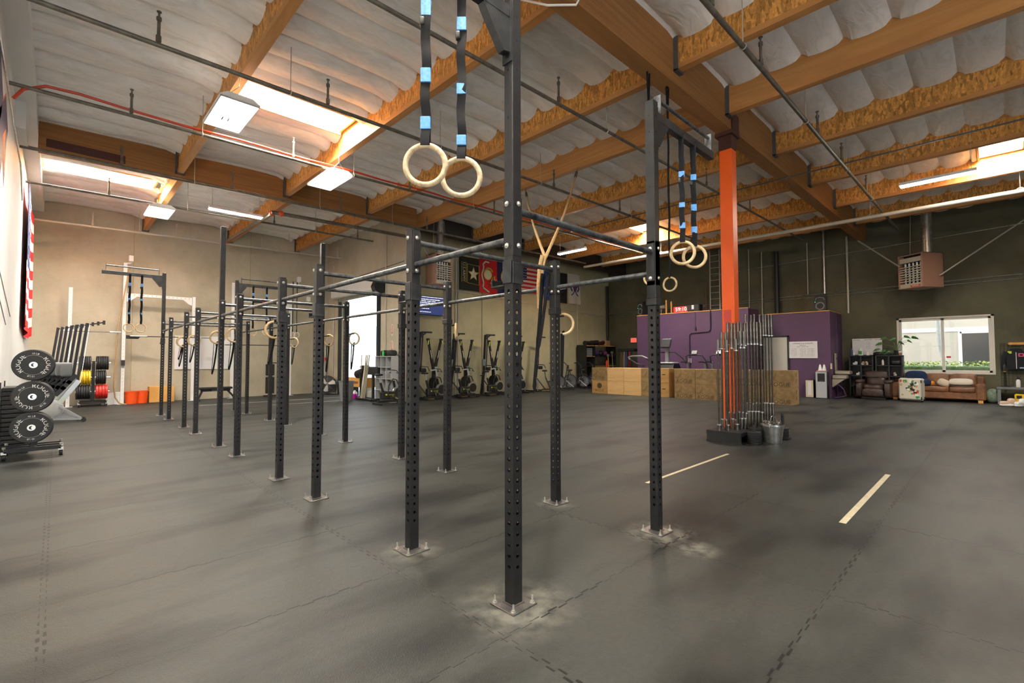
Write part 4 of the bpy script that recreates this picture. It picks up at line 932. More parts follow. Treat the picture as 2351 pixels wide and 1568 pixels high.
def bikeerg(x, y, label, rz=0):
    t = thing('exercise_bike', label, 'exercise bike', (x, y, 0), rz, 'exercise bikes along the flag wall')
    c = MB(); c.box(-.5, -.43, -.26, .26, 0, .06); c.box(.4, .47, -.26, .26, 0, .06); c.box(-.45, .42, -.04, .04, .06, .14); c.build('base_frame', blackp, t, smooth=0)
    c = MB(); c.box(-.34, .16, -.09, .09, .16, .42, 0, None, .03); c.build('drive_cover', blackp, t, smooth=30)
    c = MB(); c.box(-.22, -.16, -.0925, -.0905, .3, .35); c.text('concept2', .055, TR(-.0, -.0925, .32, PI/2), 0); c.text('BIKE', .035, TR(.06, -.0925, .27, PI/2), 0); c.build('lettering', lime, t, smooth=0)
    c = MB(); c.lathe([(.04, -.05), (.22, -.05), (.24, -.02), (.24, .02), (.22, .05), (.04, .05)], 28, 0, TR(.3, 0, .36, PI/2)); c.build('flywheel_cage', galv, t)
    c = MB(); c.lathe([(.02, -.06), (.17, -.06), (.17, .06), (.02, .06)], 28, 0, TR(.3, 0, .36, PI/2)); c.build('flywheel', blackp, t)
    c = MB(); c.bar((-.26, 0, .4), (-.36, 0, .72), .06, .05); c.build('seat_tube', blackp, t, smooth=0)
    c = MB(); c.bar((-.36, 0, .72), (-.4, 0, .95), .045, .04); c.build('seat_post', greyp2, t, smooth=0)
    c = MB(); c.soft((-.42, 0, .98), (.28, .18, .07), 0, None, 3); c.build('saddle', blackp, t)
    c = MB(); c.bar((.22, 0, .3), (.12, 0, .78), .06, .05); c.build('front_tube', blackp, t, smooth=0)
    c = MB(); c.bar((.12, 0, .78), (.06, 0, 1.12), .05, .04); c.bar((.07, 0, 1.1), (-.2, -.02, 1.07), .05, .04); c.build('handlebar_post', greyp2, t, smooth=0)
    c = MB(); c.path([(.1, -.22, 1.05), (.2, -.22, 1.0), (.12, -.2, 1.12), (.06, 0, 1.13), (.12, .2, 1.12), (.2, .22, 1.0), (.1, .22, 1.05)], .014, 8); c.build('handlebar', blackp, t)
    c = MB(); c.path([(.26, -.1, .62), (.18, -.1, .8), (.05, -.1, .84), (-.12, -.12, .62), (-.15, -.12, .3)], .02, 8); c.build('crank_guard', blackp, t)
    c = MB(); c.bar((-.06, -.12, .28), (-.06, -.2, .14), .03, .03); c.bar((-.12, -.22, .14), (.0, -.22, .14), .09, .02); c.build('pedal', blackp, t, smooth=0)
    return t
fl_ = ['beside the roll-up door', 'second from the roll-up door', 'third from the roll-up door', 'behind the near tall post']
for k, x in enumerate((9.72, 11.3, 12.93, 14.58)): climber(x, 14.95, 'black mast climbing machine against the flag wall, '+fl_[k])
climber(16.15, 14.95, 'black mast climbing machine against the flag wall, nearest the air bikes')
for k, x in enumerate((10.45, 12.0, 13.52, 15.02)): skierg(x, 14.9, 'black ski machine with lime handles against the flag wall, '+fl_[k])
for k, x in enumerate((10.0, 11.5, 12.95, 14.3)): bikeerg(x+.1, 14.55, 'black exercise bike with lime lettering in the machine row, '+fl_[k])
bikeerg(8.05, 14.15, 'black exercise bike with lime lettering standing in front of the cubby shelf by the door')
def airbike(x, y, rz, label):
    t = thing('air_bike', label, 'air bike', (x, y, 0), rz, 'air bikes by the corner shelf')
    c = MB(); c.box(-.5, -.42, -.25, .25, 0, .06); c.box(.42, .5, -.25, .25, 0, .06); c.bar((-.46, 0, .05), (.46, 0, .05), .06, .05); c.bar((-.1, 0, .08), (-.32, 0, .6), .06, .06); c.bar((.12, 0, .1), (.24, 0, .98), .06, .06); c.bar((-.2, 0, .4), (.3, 0, .5), .05, .06); c.build('frame', blackp, t, smooth=0)
    c = MB()
    for s in (-1, 1):
        for r_ in (.06, .12, .18, .24, .3): c.torus(r_, .004, TR(.3, .1*s, .42, PI/2), 28, 5)
    c.build('fan_cage', greyp, t)
    c = MB(); c.lathe([(.3, -.1), (.325, -.1), (.325, .1), (.3, .1), (.3, -.1)], 30, 0, TR(.3, 0, .42, PI/2)); c.build('fan_rim', blackp, t)
    for k in range(10):
        pass
    c = MB()
    for k in range(12):
        a = k*PI/6; c.bar((.3+.03*math.cos(a), 0, .42+.03*math.sin(a)), (.3+.28*math.cos(a), 0, .42+.28*math.sin(a)), .12, .006, 0, (0, 1, 0))
    c.build('fan', greyp, t, smooth=0)
    c = MB(); c.soft((-.36, 0, .92), (.26, .22, .09), 0, None, 3); c.bar((-.32, 0, .6), (-.36, 0, .9), .04, .04); c.build('saddle', blackp, t)
    c = MB()
    for s in (-1, 1): c.path([(-.02, .16*s, .35), (.12, .2*s, .8), (.16, .22*s, 1.16), (.02, .22*s, 1.3), (-.14, .18*s, 1.27)], .02, 8)
    c.build('arm_levers', blackp, t)
    c = MB(); c.box(.16, .24, -.12, .12, 1.0, 1.18, 0, None, .015); c.build('console', blackp, t, smooth=30)
    c = MB(); c.bar((.1, -.26, .46), (.46, -.27, .14), .05, .02); c.build('side_label', logo, t, smooth=0)
for k, (x, y, lab) in enumerate(((16.95, 14.75, 'black air bike partly behind the second flag-side post'), (17.75, 14.7, 'black air bike in the middle of the air bike row'), (18.65, 14.6, 'black air bike next to the plyo box wall, one before last'), (19.5, 14.5, 'black air bike closest to the corner shelf'))):
    airbike(x, y, -.9, lab)
# ---------------------------------------------------------------- by the roll-up door
t = thing('roll_up_door', 'rolled-up white steel door coiled in its hood over the bright opening', 'roll-up door', (XD, 17.9, 4.05))
c = MB(); c.box(-.36, -.02, -1.75, 1.95, .02, .5, 0, None, .03); c.build('hood', white, t, smooth=30)
c = MB(); c.box(-.12, -.06, -1.62, 1.68, -.12, .02); c.build('bottom_bar', galv, t, smooth=0)
c = MB(); c.lathe([(.05, -.14), (.26, -.14), (.26, .14), (.05, .14)], 8, 0, TR(-.2, -1.95, .12, 0, 0, 0) @ TR(0, 0, 0, PI/2)); c.box(-.3, -.1, -2.1, -1.8, -.1, .3); c.build('motor', blackp, t, smooth=20)
for yy in (-1.66, 1.7):
    c = MB(); c.box(-.1, -.0, yy-.07, yy+.07, -4.05, 0); c.build('guide_track', mat('dark_track', (.03, .035, .045), .4, .4), t, smooth=0)
t = thing('cubby_shelf', 'tall dark cubby shelf standing beside the roll-up door', 'shelf', (8.5, 15.0, 0))
c = MB()
for yy in (-.55, -.19, .18, .54): c.box(-.25, .25, yy-.012, yy+.012, 0, 1.6)
for zz in (0, .4, .8, 1.2, 1.58): c.box(-.25, .25, -.56, .55, zz, zz+.025)
c.build('carcass', greyp2, t, smooth=0)
c = MB(); c.box(.24, .25, -.56, .55, 0, 1.6); c.build('back_panel', mat('navy_panel', (.02, .025, .04), .5), t, smooth=0)
for nm, yy, m, lab in (('helmet', .3, blackp, 'black rounded bag on top of the cubby shelf by the door'), ('bag', -.15, blackp, 'black soft bag on top of the cubby shelf, further from the door')):
    c = MB(); c.soft((0, 0, .1), (.34, .32, .22), 0, None, 3); tag(c.build('gym_bag', m, loc=None), lab, 'bag', 'bags on the cubby shelf').location = (8.5, 15.0+yy, 1.605)
c = MB(); c.lathe([(.03, 0), (.035, .02), (.035, .15), (.02, .18), (.02, .2)], 12); tag(c.build('bottle', mat('bright_green', (.05, .7, .1), .4)), 'small bright green bottle on top of the cubby shelf', 'bottle').location = (8.32, 15.12, 1.605)
# PVC pipes in their stand
t = thing('pipe_stand', 'low black stand of the leaning pale PVC pipes near the door', 'stand', (8.15, 16.05, 0))
c = MB(); c.box(-.12, .12, -.75, .6, 0, .07); c.bar((0, .42, .05), (0, .42, .95), .06, .06); c.build('frame', steel2, t, smooth=0)
pvc = mat('pvc_pipe', (.62, .57, .42), .45)
for k in range(9):
    x, y = (k % 3)*.05-.05, (k//3)*.06
    c = MB(); c.tube((0, 0, 0), (.06+.004*k, -.2-.012*k+(.35 if k == 8 else 0), 1.58), .02, 10)
    o = c.build('pvc_pipe', pvc); o.location = (8.12+x, 16.2+y+(.25 if k == 8 else 0), .072)
    tag(o, 'pale PVC pipe leaning in the bunch by the open door' if k < 8 else 'single PVC pipe leaning at a lower angle beside the bunch', 'pipe', 'leaning PVC pipes')
t = thing('back_extension_bench', 'black back extension machine with round pads in front of the open door', 'exercise machine', (8.3, 16.7, 0))
c = MB(); c.tube((-.0, -.35, 1.05), (.0, .3, .92), .16, 20); c.build('roller_pad', blackp, t)
c = MB(); c.box(-.08, .08, -1.35, -.45, .93, 1.22, 0, None, .02); c.tube((0, -.5, 1.2), (0, .0, 1.2), .07, 14); c.build('ankle_pad', blackp, t)
c = MB(); c.bar((0, -.9, .05), (0, -.9, .95), .08, .08); c.bar((0, 0, .05), (0, 0, .85), .08, .08); c.bar((0, -1.3, .05), (0, .6, .05), .08, .08); c.box(-.3, .3, -1.33, -1.25, 0, .08); c.box(-.3, .3, .5, .58, 0, .08); c.build('frame', steel2, t, smooth=0)
t = thing('wooden_sled_box', 'orange wooden box under the back extension machine at the door', 'wooden box', (8.6, 17.4, 0)); c = MB(); c.box(-.25, .25, -.75, .75, .42, .78, 0, None, .01); c.build('box_body', oply, t, smooth=0)
c = MB(); c.box(-.26, -.25, -.3, .3, .55, .64); c.build('slot', mat('brown_slot', (.25, .1, .03), .6), t, smooth=0)
c = MB()
for yy in (-.6, .6): c.box(-.2, .2, yy-.05, yy+.05, 0, .42)
c.build('leg', steel2, t, smooth=0)
t = thing('cleaner_jug', 'clear jug with magenta cleaning liquid on the floor by the door', 'jug', (8.25, 17.15, 0))
c = MB(); c.lathe([(.09, .0), (.095, .02), (.095, .17)], 18); c.build('liquid', mat('magenta_liquid', (.6, .0, .45), .3), t)
c = MB(); c.lathe([(.095, .171), (.09, .22), (.04, .28), (.03, .31), (.0, .31)], 18); c.build('neck', white, t)
for k, (yy, hh, lab) in enumerate(((16.85, .42, 'white plastic tub on the floor behind the magenta jug'), (16.6, .3, 'low white box on the floor beside the leaning pipes'))):
    c = MB(); c.box(-.11, .11, -.11, .11, 0, hh, 0, None, .02); tag(c.build('white_tub', white), lab, 'container').location = (8.62, yy-.02, 0)
# dumbbell-sized clutter: dark pair of gloves on post etc. left out
# ---------------------------------------------------------------- heaters, ducts, flags, screen
heat_b = mat('heater_brown', (.36, .2, .14), .45); heat_g = mat('heater_grey', (.5, .46, .36), .5)
def heater(loc, rz, w, d, h, label, zt):
    t = thing('unit_heater', label, 'unit heater', loc, rz, 'gas unit heaters')   # grille faces local -Y
    c = MB()
    c.box(-w/2, -w/2+.05, -d/2, d/2, 0, h); c.box(w/2-.02, w/2, -d/2, d/2, 0, h); c.box(w/2-.06, w/2-.02, -d/2, -d/2+.06, 0, h); c.box(-w/2, w/2, -d/2+.04, d/2, h-.03, h); c.box(-w/2, w/2, d/2-.02, d/2, 0, h); c.box(-w/2+.05, w/2-.05, -d/2+.02, d/2, 0, .03)
    c.build('cabinet', heat_b, t, smooth=0)
    c = MB(); c.box(-w/2+.05, w/2-.06, -d/2+.01, -d/2+.05, h*.76, h*.9); c.box(-w/2+.05, w/2-.06, -d/2+.01, -d/2+.05, .02, h*.14); c.build('face_panel', heat_g, t, smooth=0)
    c = MB(); n = 7
    for k in range(n): z = h*(.2+.07*k+.01); c.box(-w/2+.05, w/2-.06, -d/2+.0, -d/2+.05, z-.015, z+.015)
    c.build('louvers', heat_g, t, smooth=0)
    c = MB()
    for k in range(5): x = -w/2+.05+(w-.11)*(k+.9)/5.6; c.tube((x, -d/2+.12, h*.12), (x, -d/2+.12, h*.75), .03, 8)
    c.build('burner_tubes', white, t)
    c = MB(); c.box(-w/2+.05, w/2-.03, -d/2+.2, -d/2+.22, .03, h-.03); c.build('dark_inside', holes, t, smooth=0)
    c = MB(); c.box(0.0, .32, -d/2-.004, -d/2+.009, .03, .1, 0); c.build('nameplate', mat('red_plate', (.55, .1, .05), .5), t, smooth=0)
    c = MB(); c.text('REZNOR', .055, TR(.16, -d/2-.005, .065, PI/2), 0); c.build('lettering', white, t, smooth=0)
    c = MB(); c.tube((.08, d/2-.22, h), (.08, d/2-.22, zt-loc[2]), .15, 18); c.tube((.08, d/2-.22, h+.5), (.08, d/2-.22, h+.53), .155, 18); c.build('flue', galv, t)
    c = MB()
    for x in (-w/2+.08, w/2-.08): c.tube((x, 0, h), (x*.8, 0, zt-loc[2]), .008, 6)
    c.build('hanger_rod', pipel, t)
    return t
t = heater((21.6, 1.82, 3.92), -PI/2-.58, .84, .86, 1.18, 'brown unit heater with silver flue hanging high above the window wall', zc(21)-.03)
def cable(name, label, pts, r, m, cat, group=None):
    c = MB(); c.path([Vector(p)-Vector(pts[0]) for p in pts], r, 8); return tag(c.build(name, m, loc=None), label, cat, group), pts[0]
def run_(name, label, pts, r, m, cat, group=None):
    o, p = cable(name, label, pts, r, m, cat, group); o.location = p; return o
run_('brace_rod', 'pale brace rod sloping from the girder end down to the window heater', [(21.8, 3.6, 5.95), (21.3, 2.36, 4.72)], .025, pipel, 'brace', 'heater brace rods')
run_('brace_rod', 'pale brace rod rising from the window heater toward the wall edge', [(21.5, 1.32, 4.3), (22.3, -.9, 6.1)], .022, pipel, 'brace', 'heater brace rods')
heater((10.15, 14.35, 4.22), 0, .74, .6, 1.12, 'brown unit heater with silver flue hanging beside the green army flag', zc(10)-.03)
run_('brace_rod', 'pale brace rod from the wall corner down to the flag-side heater', [(9.15, 14.3, 5.9), (9.8, 14.3, 5.0)], .012, pipel, 'brace', 'heater brace rods')
run_('brace_rod', 'pale brace rod from the purlin end down to the flag-side heater', [(11.2, 14.3, 5.95), (10.54, 14.3, 4.75)], .012, pipel, 'brace', 'heater brace rods')
# flags hung on the wall: cloth with ripples, emblems built as cut shapes on it
def flag(x0, x1, z0, z1, m, label, amp=.03, lean=0):
    t = thing('hanging_flag', label, 'flag', ((x0+x1)/2, YF-.07, z0), 0, 'flags hanging along the far wall')
    w, h = x1-x0, z1-z0; n = 24; c = MB()
    fx = lambda u: amp*math.sin(u*9+x0*3)*.5
    vs = []
    for j in range(9):
        for i in range(n+1):
            u, v = i/n, j/8; vs.append(((u-.5)*w+lean*(1-v), fx(u)*(1-.6*v), v*h))
    k = len(vs); vs += [(x, y+.004, z) for x, y, z in vs]
    fs = [(j*(n+1)+i, j*(n+1)+i+1, (j+1)*(n+1)+i+1, (j+1)*(n+1)+i) for j in range(8) for i in range(n)]
    c.add(vs, fs+[tuple(a+k for a in f)[::-1] for f in fs]); c.build('cloth', m, t, smooth=180)
    return t, w, h
F_ = lambda y=-.034: Matrix.Translation((0, y, 0)) @ Matrix.Rotation(PI/2, 4, 'X')
def star(R, r, cx=0, cy=0, n=5, a0=PI/2): return [(cx+(R if k % 2 == 0 else r)*math.cos(a0+k*PI/n), cy+(R if k % 2 == 0 else r)*math.sin(a0+k*PI/n)) for k in range(2*n)]
def ringpoly(c, pts, wd, M, mi=0):
    c.path([M @ Vector((x, y, 0)) for x, y in pts], wd, 6, mi, None, True)
gold, green_f, red_f, navy_f, cream_f = mat('flag_gold', (.62, .42, .05), .7), mat('flag_black_green', (.012, .016, .01), .85), mat('flag_red', (.5, .012, .018), .85), mat('flag_navy', (.012, .02, .09), .85), mat('flag_white', (.6, .58, .52), .85)
blue_f = mat('flag_blue', (.01, .05, .32), .85)
t, w, h = flag(12.0, 13.08, 4.38, 5.8, green_f, 'dark green army flag with a gold edged star')
c = MB(); M = F_(); c.prism(star(.27, .11, .2, .72), 0, .006, 0, M); c.build('star_emblem', mat('flag_silver', (.62, .6, .45), .6), t, smooth=0)
c = MB(); ringpoly(c, star(.30, .13, .2, .72), .012, M); ringpoly(c, [(-.14, .33), (.5, .28), (.5, 1.1), (-.14, 1.13)], .014, M); ringpoly(c, [(-.44, .35), (-.2, .34), (-.2, 1.18), (-.44, 1.18)], .012, M); c.build('gold_border', gold, t)
c = MB(); c.text('U.S.ARMY', .19, M @ TR(-.32, .76, 0, 0, 0, -PI/2)); c.build('lettering', cream_f, t, smooth=0)
t, w, h = flag(13.1, 14.12, 4.36, 5.85, red_f, 'red flag with a gold globe emblem and a white ribbon')
c = MB(); c.lathe([(.0, 0), (.2, .0), (.2, .008), (0, .008)], 24, 0, M @ TR(-.06, .82)); c.build('globe_emblem', mat('flag_silver', (.62, .6, .45), .6), t, smooth=0)
c = MB(); ringpoly(c, [(-.06+.22*math.cos(a*PI/12), .82+.22*math.sin(a*PI/12)) for a in range(24)], .022, M); c.path([M @ Vector(p) for p in [(-.25, .95, 0), (-.1, 1.12, 0), (.1, 1.1, 0), (.22, .98, 0)]], .035, 6); c.path([M @ Vector(p) for p in [(.1, .45, 0), (.22, .7, 0), (.34, .8, 0), (.3, .5, 0)]], .03, 6); c.build('gold_emblem', gold, t)
c = MB(); c.path([M @ Vector((-.36+.05*math.sin(k*.9), .25+.1*k, 0)) for k in range(11)]+[M @ Vector((-.2, 1.38, 0)), M @ Vector((0, 1.36, 0))], .035, 6); c.path([M @ Vector((-.34+.09*k, .22-.04*k, 0)) for k in range(5)], .035, 6); c.build('white_ribbon', cream_f, t)
t, w, h = flag(14.14, 15.2, 4.4, 5.85, navy_f, 'navy blue flag with a round emblem, mostly behind the near tall post')
c = MB(); c.lathe([(0, 0), (.3, 0), (.3, .008), (0, .008)], 28, 0, M @ TR(.0, .8)); c.build('round_emblem', cream_f, t, smooth=0); c = MB(); ringpoly(c, [(.32*math.cos(a*PI/12), .8+.32*math.sin(a*PI/12)) for a in range(24)], .03, M); c.build('gold_border', gold, t)
t, w, h = flag(15.25, 17.08, 4.62, 5.9, cream_f, 'American flag with red and white stripes in the middle of the flag row')
for k in range(7): c = MB(); z = h*(2*k)/13; c.box(-w/2, w/2, -.038, -.03, z, z+h/13); c.build('stripe', red_f, t, smooth=0)
c = MB(); c.box(-w/2, -w/2+.75, -.042, -.036, h*6/13, h); c.build('canton', navy_f, t, smooth=0)
c = MB()
for i in range(6):
    for j in range(5): c.prism(star(.036, .015, -w/2+.08+.12*i, h*6/13+.08+.13*j), 0, .004, 0, F_(-.042))
c.build('stars', cream_f, t, smooth=0)
t, w, h = flag(17.1, 17.72, 4.4, 5.85, blue_f, 'narrow bright blue flag with white lettering beside the striped flag', .05)
c = MB(); c.text('U.S. AIR FORCE', .17, F_(-.05) @ TR(0, .75, 0, 0, 0, -PI/2)); c.build('lettering', cream_f, t, smooth=0)
t, w, h = flag(18.2, 19.06, 4.35, 5.9, mat('flag_black', (.008, .008, .01), .85), 'black flag with a pale emblem beside the white eagle flag', .05)
c = MB(); c.prism([(-.3, .62), (.32, .75), (-.1, .92)], 0, .008, 0, M); c.build('pale_emblem', cream_f, t, smooth=0); c = MB(); ringpoly(c, [(.24*math.cos(a*PI/10), .76+.2*math.sin(a*PI/10)) for a in range(20)], .012, M); c.build('ring_emblem', blue_f, t)
t, w, h = flag(19.1, 20.1, 4.38, 5.95, cream_f, 'white flag with a dark blue eagle at the corner end of the flag row', .05, .08)
eb = mat('flag_eagle', (.04, .05, .2), .8)
c = MB(); c.lathe([(0, 0), (.13, 0), (.13, .01), (0, .01)], 16, 0, F_(-.05) @ TR(.04, .78)); 
for s in (-1, 1): c.path([F_(-.05) @ Vector(p) for p in [(.04+.1*s, .84, 0), (.04+.28*s, 1.0, 0), (.04+.33*s, .8, 0), (.04+.22*s, .66, 0)]], .035, 6); c.path([F_(-.05) @ Vector(p) for p in [(.04, .72, 0), (.04+.16*s, .5, 0), (.04+.28*s, .44, 0)]], .025, 6)
c.build('eagle_emblem', eb, t); c = MB(); c.lathe([(0, 0), (.06, 0), (.06, .012), (0, .012)], 12, 0, F_(-.056) @ TR(.0, .8)); c.build('shield', red_f, t, smooth=0)
# big flag on the white wall: stripes run level, canton at the end nearer the hall
t = thing('wall_flag', 'large American flag hanging on the white wall near the far corner', 'flag', (XL+.07, 18.1, 2.4))
FL, FH = 4.6, 3.3; yb = lambda u: -FL/2+u*FL
rip = lambda u, v: .03*math.sin(u*26+1)*(1.2-v)+.02*math.sin(u*11)
def zf(u, v): return FH*v-(1-v)*(.1+.22*math.sin(PI*u)**2)-.12*v*math.sin(PI*u)
def patch(u0, u1, v0, v1, off, m, nm):
    c = MB(); n = 30; vs = []
    for i in range(n+1):
        u = u0+(u1-u0)*i/n
        for q in range(4): v = v0+(v1-v0)*q/3; vs.append((off+rip(u, v), yb(u), zf(u, v)))
    c.add(vs, [(i*4+q, i*4+4+q, i*4+5+q, i*4+1+q) for i in range(n) for q in range(3)]); return c.build(nm, m, t, smooth=180)
rd, wh_, nv = mat('big_flag_red', (.72, .02, .02), .8), mat('big_flag_white', (.85, .84, .82), .8), mat('big_flag_navy', (.03, .045, .14), .8)
for k in range(13): patch(0, 1, k/13, (k+1)/13, 0, rd if k % 2 == 0 else wh_, 'stripe')
patch(0, .4, 6/13, 1, .008, nv, 'canton')
c = MB()
for i in range(8):
    for j in range(5):
        u, v = .03+.045*i, 6/13+.06+.1*j; c.prism(star(.06, .024), 0, .003, 0, Matrix.Translation((.014+rip(u, v), yb(u), zf(u, v))) @ Matrix.Rotation(PI/2, 4, 'Z') @ Matrix.Rotation(PI/2, 4, 'X'))
c.build('stars', wh_, t, smooth=0)
# screen
t = thing('wall_screen', 'dark blue wall-mounted screen with white text lines and a coral edge', 'screen', (10.55, YF-.22, 3.2), -.0)
c = MB(); c.box(-.66, .66, -.03, .03, 0, .74, 0, None, .01); c.box(-.1, .1, .03, .22, .25, .5); c.build('case', blackp, t, smooth=0)
c = MB(); c.box(-.64, .64, -.033, -.031, .02, .72); c.build('display', mat('screen_navy', (.012, .02, .075), .3, emit=.9), t, smooth=0)
c = MB(); c.add([(.5, -.034, .02), (.64, -.034, .02), (.64, -.034, .68), (.56, -.034, .68)], [(0, 1, 2, 3)]); c.build('coral_edge', mat('screen_coral', (.9, .1, .09), .4, emit=.9), t, smooth=0)
c = MB(); c.box(-.5, .64, -.035, -.034, .69, .70)
for k, s_ in enumerate(('2 X 20 MIN WITH A 2:00 REST BETWEEN', '21 ROW/SKI - 18 BIKE - 15 RUN', '12 PUSH PRESS 95/65 - 8 BURPEES', '1-5 Rounds of steps w/ Rotation 15', 'wall press', '10 burpees over bar', 'rest 2 min between sets')):
    c.text(s_, .052, TR(-.58, -.035, .6-.07*k-(.06 if k == 6 else 0), PI/2), 0, 0, 'LEFT')
c.build('text_lines', mat('screen_white', (1, 1, 1), .4, emit=1.2), t, smooth=0)
# red floor arrows signs on the fin of the side wall
rs = mat('red_arrow', (.75, .04, .03), .5)
for k, z in enumerate((2.55, 1.95, 1.5)):
    c = MB(); c.box(-.004, 0, -.05, .05, -.16, .16, 0); c.build
    t = thing('fire_arrow_sign', '%s red and white fire extinguisher arrow sticker beside the roll-up door' % ('upper', 'middle', 'lower')[k], 'sign', (XD, 15.32, z), 0, 'arrow stickers by the door')
    c = MB(); c.box(-.004, -.001, -.05, .05, -.2, .2); c.build('backing', white, t, smooth=0)
    c = MB(); Mx = Matrix.Translation((-.005, 0, 0)) @ Matrix.Rotation(-PI/2, 4, 'Z') @ Matrix.Rotation(PI/2, 4, 'X'); c.prism([(-.02, .18), (.02, .18), (.02, -.08), (.045, -.08), (0, -.18), (-.045, -.08), (-.02, -.08)], 0, .001, 0, Mx); c.build('arrow', rs, t, smooth=0)
# conduits on the walls
def vpipe(x, y, z0, z1, r, m, label): run_('wall_conduit', label, [(x, y, z0), (x, y, z1)], r, m, 'conduit', 'conduits on the concrete walls')
vpipe(11.85, YF-.04, .1, 6.0, .03, pipel, 'pair of pale conduits beside the army flag, thicker one'); vpipe(11.98, YF-.03, .1, 6.0, .018, pipel, 'pair of pale conduits beside the army flag, thinner one')
vpipe(19.95, YF-.03, .1, 5.6, .018, pipel, 'thin pale conduit below the white eagle flag')
run_('wall_conduit', 'long thin conduit crossing the flag wall below the flags', [(9.3, YF-.03, 4.42), (22.8, YF-.03, 3.85)], .016, pipel, 'conduit', 'conduits on the concrete walls')
vpipe(XD-.03, 15.75, .1, 6.2, .02, pipel, 'thin pale conduit between the roll-up door and the wall end'); vpipe(XD-.03, 20.3, .1, 5.6, .02, pipel, 'thin pale conduit near the far corner by the fan')
run_('wall_conduit', 'thin dark conduit sloping across the wall over the roll-up door', [(XD-.02, 20.9, 4.75), (XD-.02, 14.5, 4.95)], .012, galv_d, 'conduit', 'conduits on the concrete walls')
run_('black_downpipe', 'thick black pipe running down the corner of the dark walls', [(22.55, YF-.15, 1.2), (22.55, YF-.15, 5.6)], .07, blackp, 'pipe')
for k, (y, z0, z1, r, m, lab) in enumerate(((12.55, 3.4, 6.2, .03, pipel, 'pale conduit rising behind the purple wall near its corner'), (9.9, 3.4, 5.2, .014, mat('rusty_pipe', (.25, .08, .05), .6), 'thin rusty pipe rising behind the red clock'),
        (9.0, 3.4, 6.3, .02, pipel, 'pale conduit rising beside the wall ladder'), (7.9, 3.4, 6.5, .02, pipel, 'pale conduit beside the orange column, further one'), (7.35, 3.4, 6.3, .024, pipel, 'pale conduit beside the orange column, closer one'), (5.55, 4.2, 6.4, .022, pipel, 'thin pale conduit above the purple wall near the speaker'),
        (4.95, 3.3, 6.8, .045, galv, 'shiny grey conduit beside the black loudspeaker'), (4.15, 3.3, 6.4, .04, pipel, 'tan conduit at the outer corner of the purple wall'))):
    vpipe(XR-.06, y, z0, z1, r, m, lab)
run_('black_riser', 'thick black riser pipe standing behind the purple wall', [(XR-.15, 6.72, 3.3), (XR-.15, 6.72, 6.2)], .1, blackp, 'pipe')
for k, (za, zb) in enumerate(((3.95, 4.15), (4.02, 4.3))): run_('wall_conduit', ('lower' if k == 0 else 'upper')+' of two long thin conduits crossing the window wall', [(XR-.03, 15.4, za), (XR-.03, -2.5, zb)], .016, galv, 'conduit', 'conduits on the concrete walls')
run_('wall_conduit', 'thin conduit high on the window wall passing behind the silver flue', [(XR-.03, 9.6, 5.5), (XR-.03, -2.5, 6.02)], .014, galv, 'conduit', 'conduits on the concrete walls')
t = thing('wall_ladder', 'pale steel roof ladder fixed to the dark wall behind the orange column', 'ladder', (XR-.2, 9.4, 3.3))
for yy in (-.23, .23): c = MB(); c.box(-.02, .02, yy-.02, yy+.02, 0, 3.4); c.build('rail', pipel, t, smooth=0)
for k in range(11): c = MB(); c.tube((0, -.22, .15+.3*k), (0, .22, .15+.3*k), .014, 8); c.build('rung', pipel, t)
# exit sign
t = thing('exit_sign', 'small red sign on the dark wall above the band rack', 'sign', (XR-.04, 13.95, 2.36)); c = MB(); c.box(-.02, .02, -.2, .2, 0, .27); c.build('case', mat('sign_case', (.5, .45, .4), .5), t, smooth=0)
c = MB(); c.box(-.025, -.02, -.17, .17, .03, .24); c.build('red_face', mat('red_sign', (.9, .07, .05), .5, emit=.9, ecol=(1, .07, .05)), t, smooth=0)
# ---------------------------------------------------------------- outside
asph = mat('outside_paving', (.62, .56, .53), .9); 
b = MB(); b.box(XD+.3, 60, YF+.2, 60, -.3, -.12); struct(b, 'ground', asph, 0)
b = MB(); b.box(XR+.2, 60, -30, YF+.2, -.3, -.12); struct(b, 'ground_2', asph, 0)
t = thing('far_building', 'pale building with a blue band seen through the roll-up door', 'building', (44, 58, -.12)); 
M = TR(0, 0, 0, 0, 0, -.6)
c = MB(); c.box(-34, 24, 0, 3, 0, 3.4, 0, M); c.build('wall', mat('pale_stucco', (.75, .73, .7), .8), t, smooth=0); c = MB(); c.box(-34, 24, -.1, 3, 3.4, 6.4, 0, M); c.build('blue_band', mat('pale_blue_panel', (.35, .52, .62), .6), t, smooth=0)
lf = mat('hedge_leaf', (.3, .42, .04), .6, var=.5, vscale=14); lf2 = mat('hedge_dark_leaf', (.05, .12, .02), .7, var=.5, vscale=10)
def hedge(name, label, x0, x1, y0, y1, z0, z1, n, seed, size=.07):
    rn = random.Random(seed); t = thing(name, label, 'hedge', ((x0+x1)/2, (y0+y1)/2, z0)); O_ = Vector(((x0+x1)/2, (y0+y1)/2, z0))
    c = MB(); c.soft((0, 0, (z1-z0)*.46), (x1-x0, y1-y0, (z1-z0)*.9), 0, None, 8); c.build('inner_branches', lf2, t)
    c = MB()
    for k in range(n):
        p = Vector((rn.uniform(x0, x1), rn.uniform(y0, y1), z0+(z1-z0)*rn.uniform(.1, 1.02)))-O_; a = rn.random()*6.3; e = rn.uniform(-.9, .9); s = size*rn.uniform(.6, 1.3)
        M = TR(*p, e, rn.uniform(-.9, .9), a); c.add([(0, 0, 0), (s*.4, s*.5, .01), (0, s*1.2, 0), (-s*.4, s*.5, .01)], [(0, 1, 2, 3)], 0, M)
    o = c.build('leaves', lf, t, smooth=0); return t
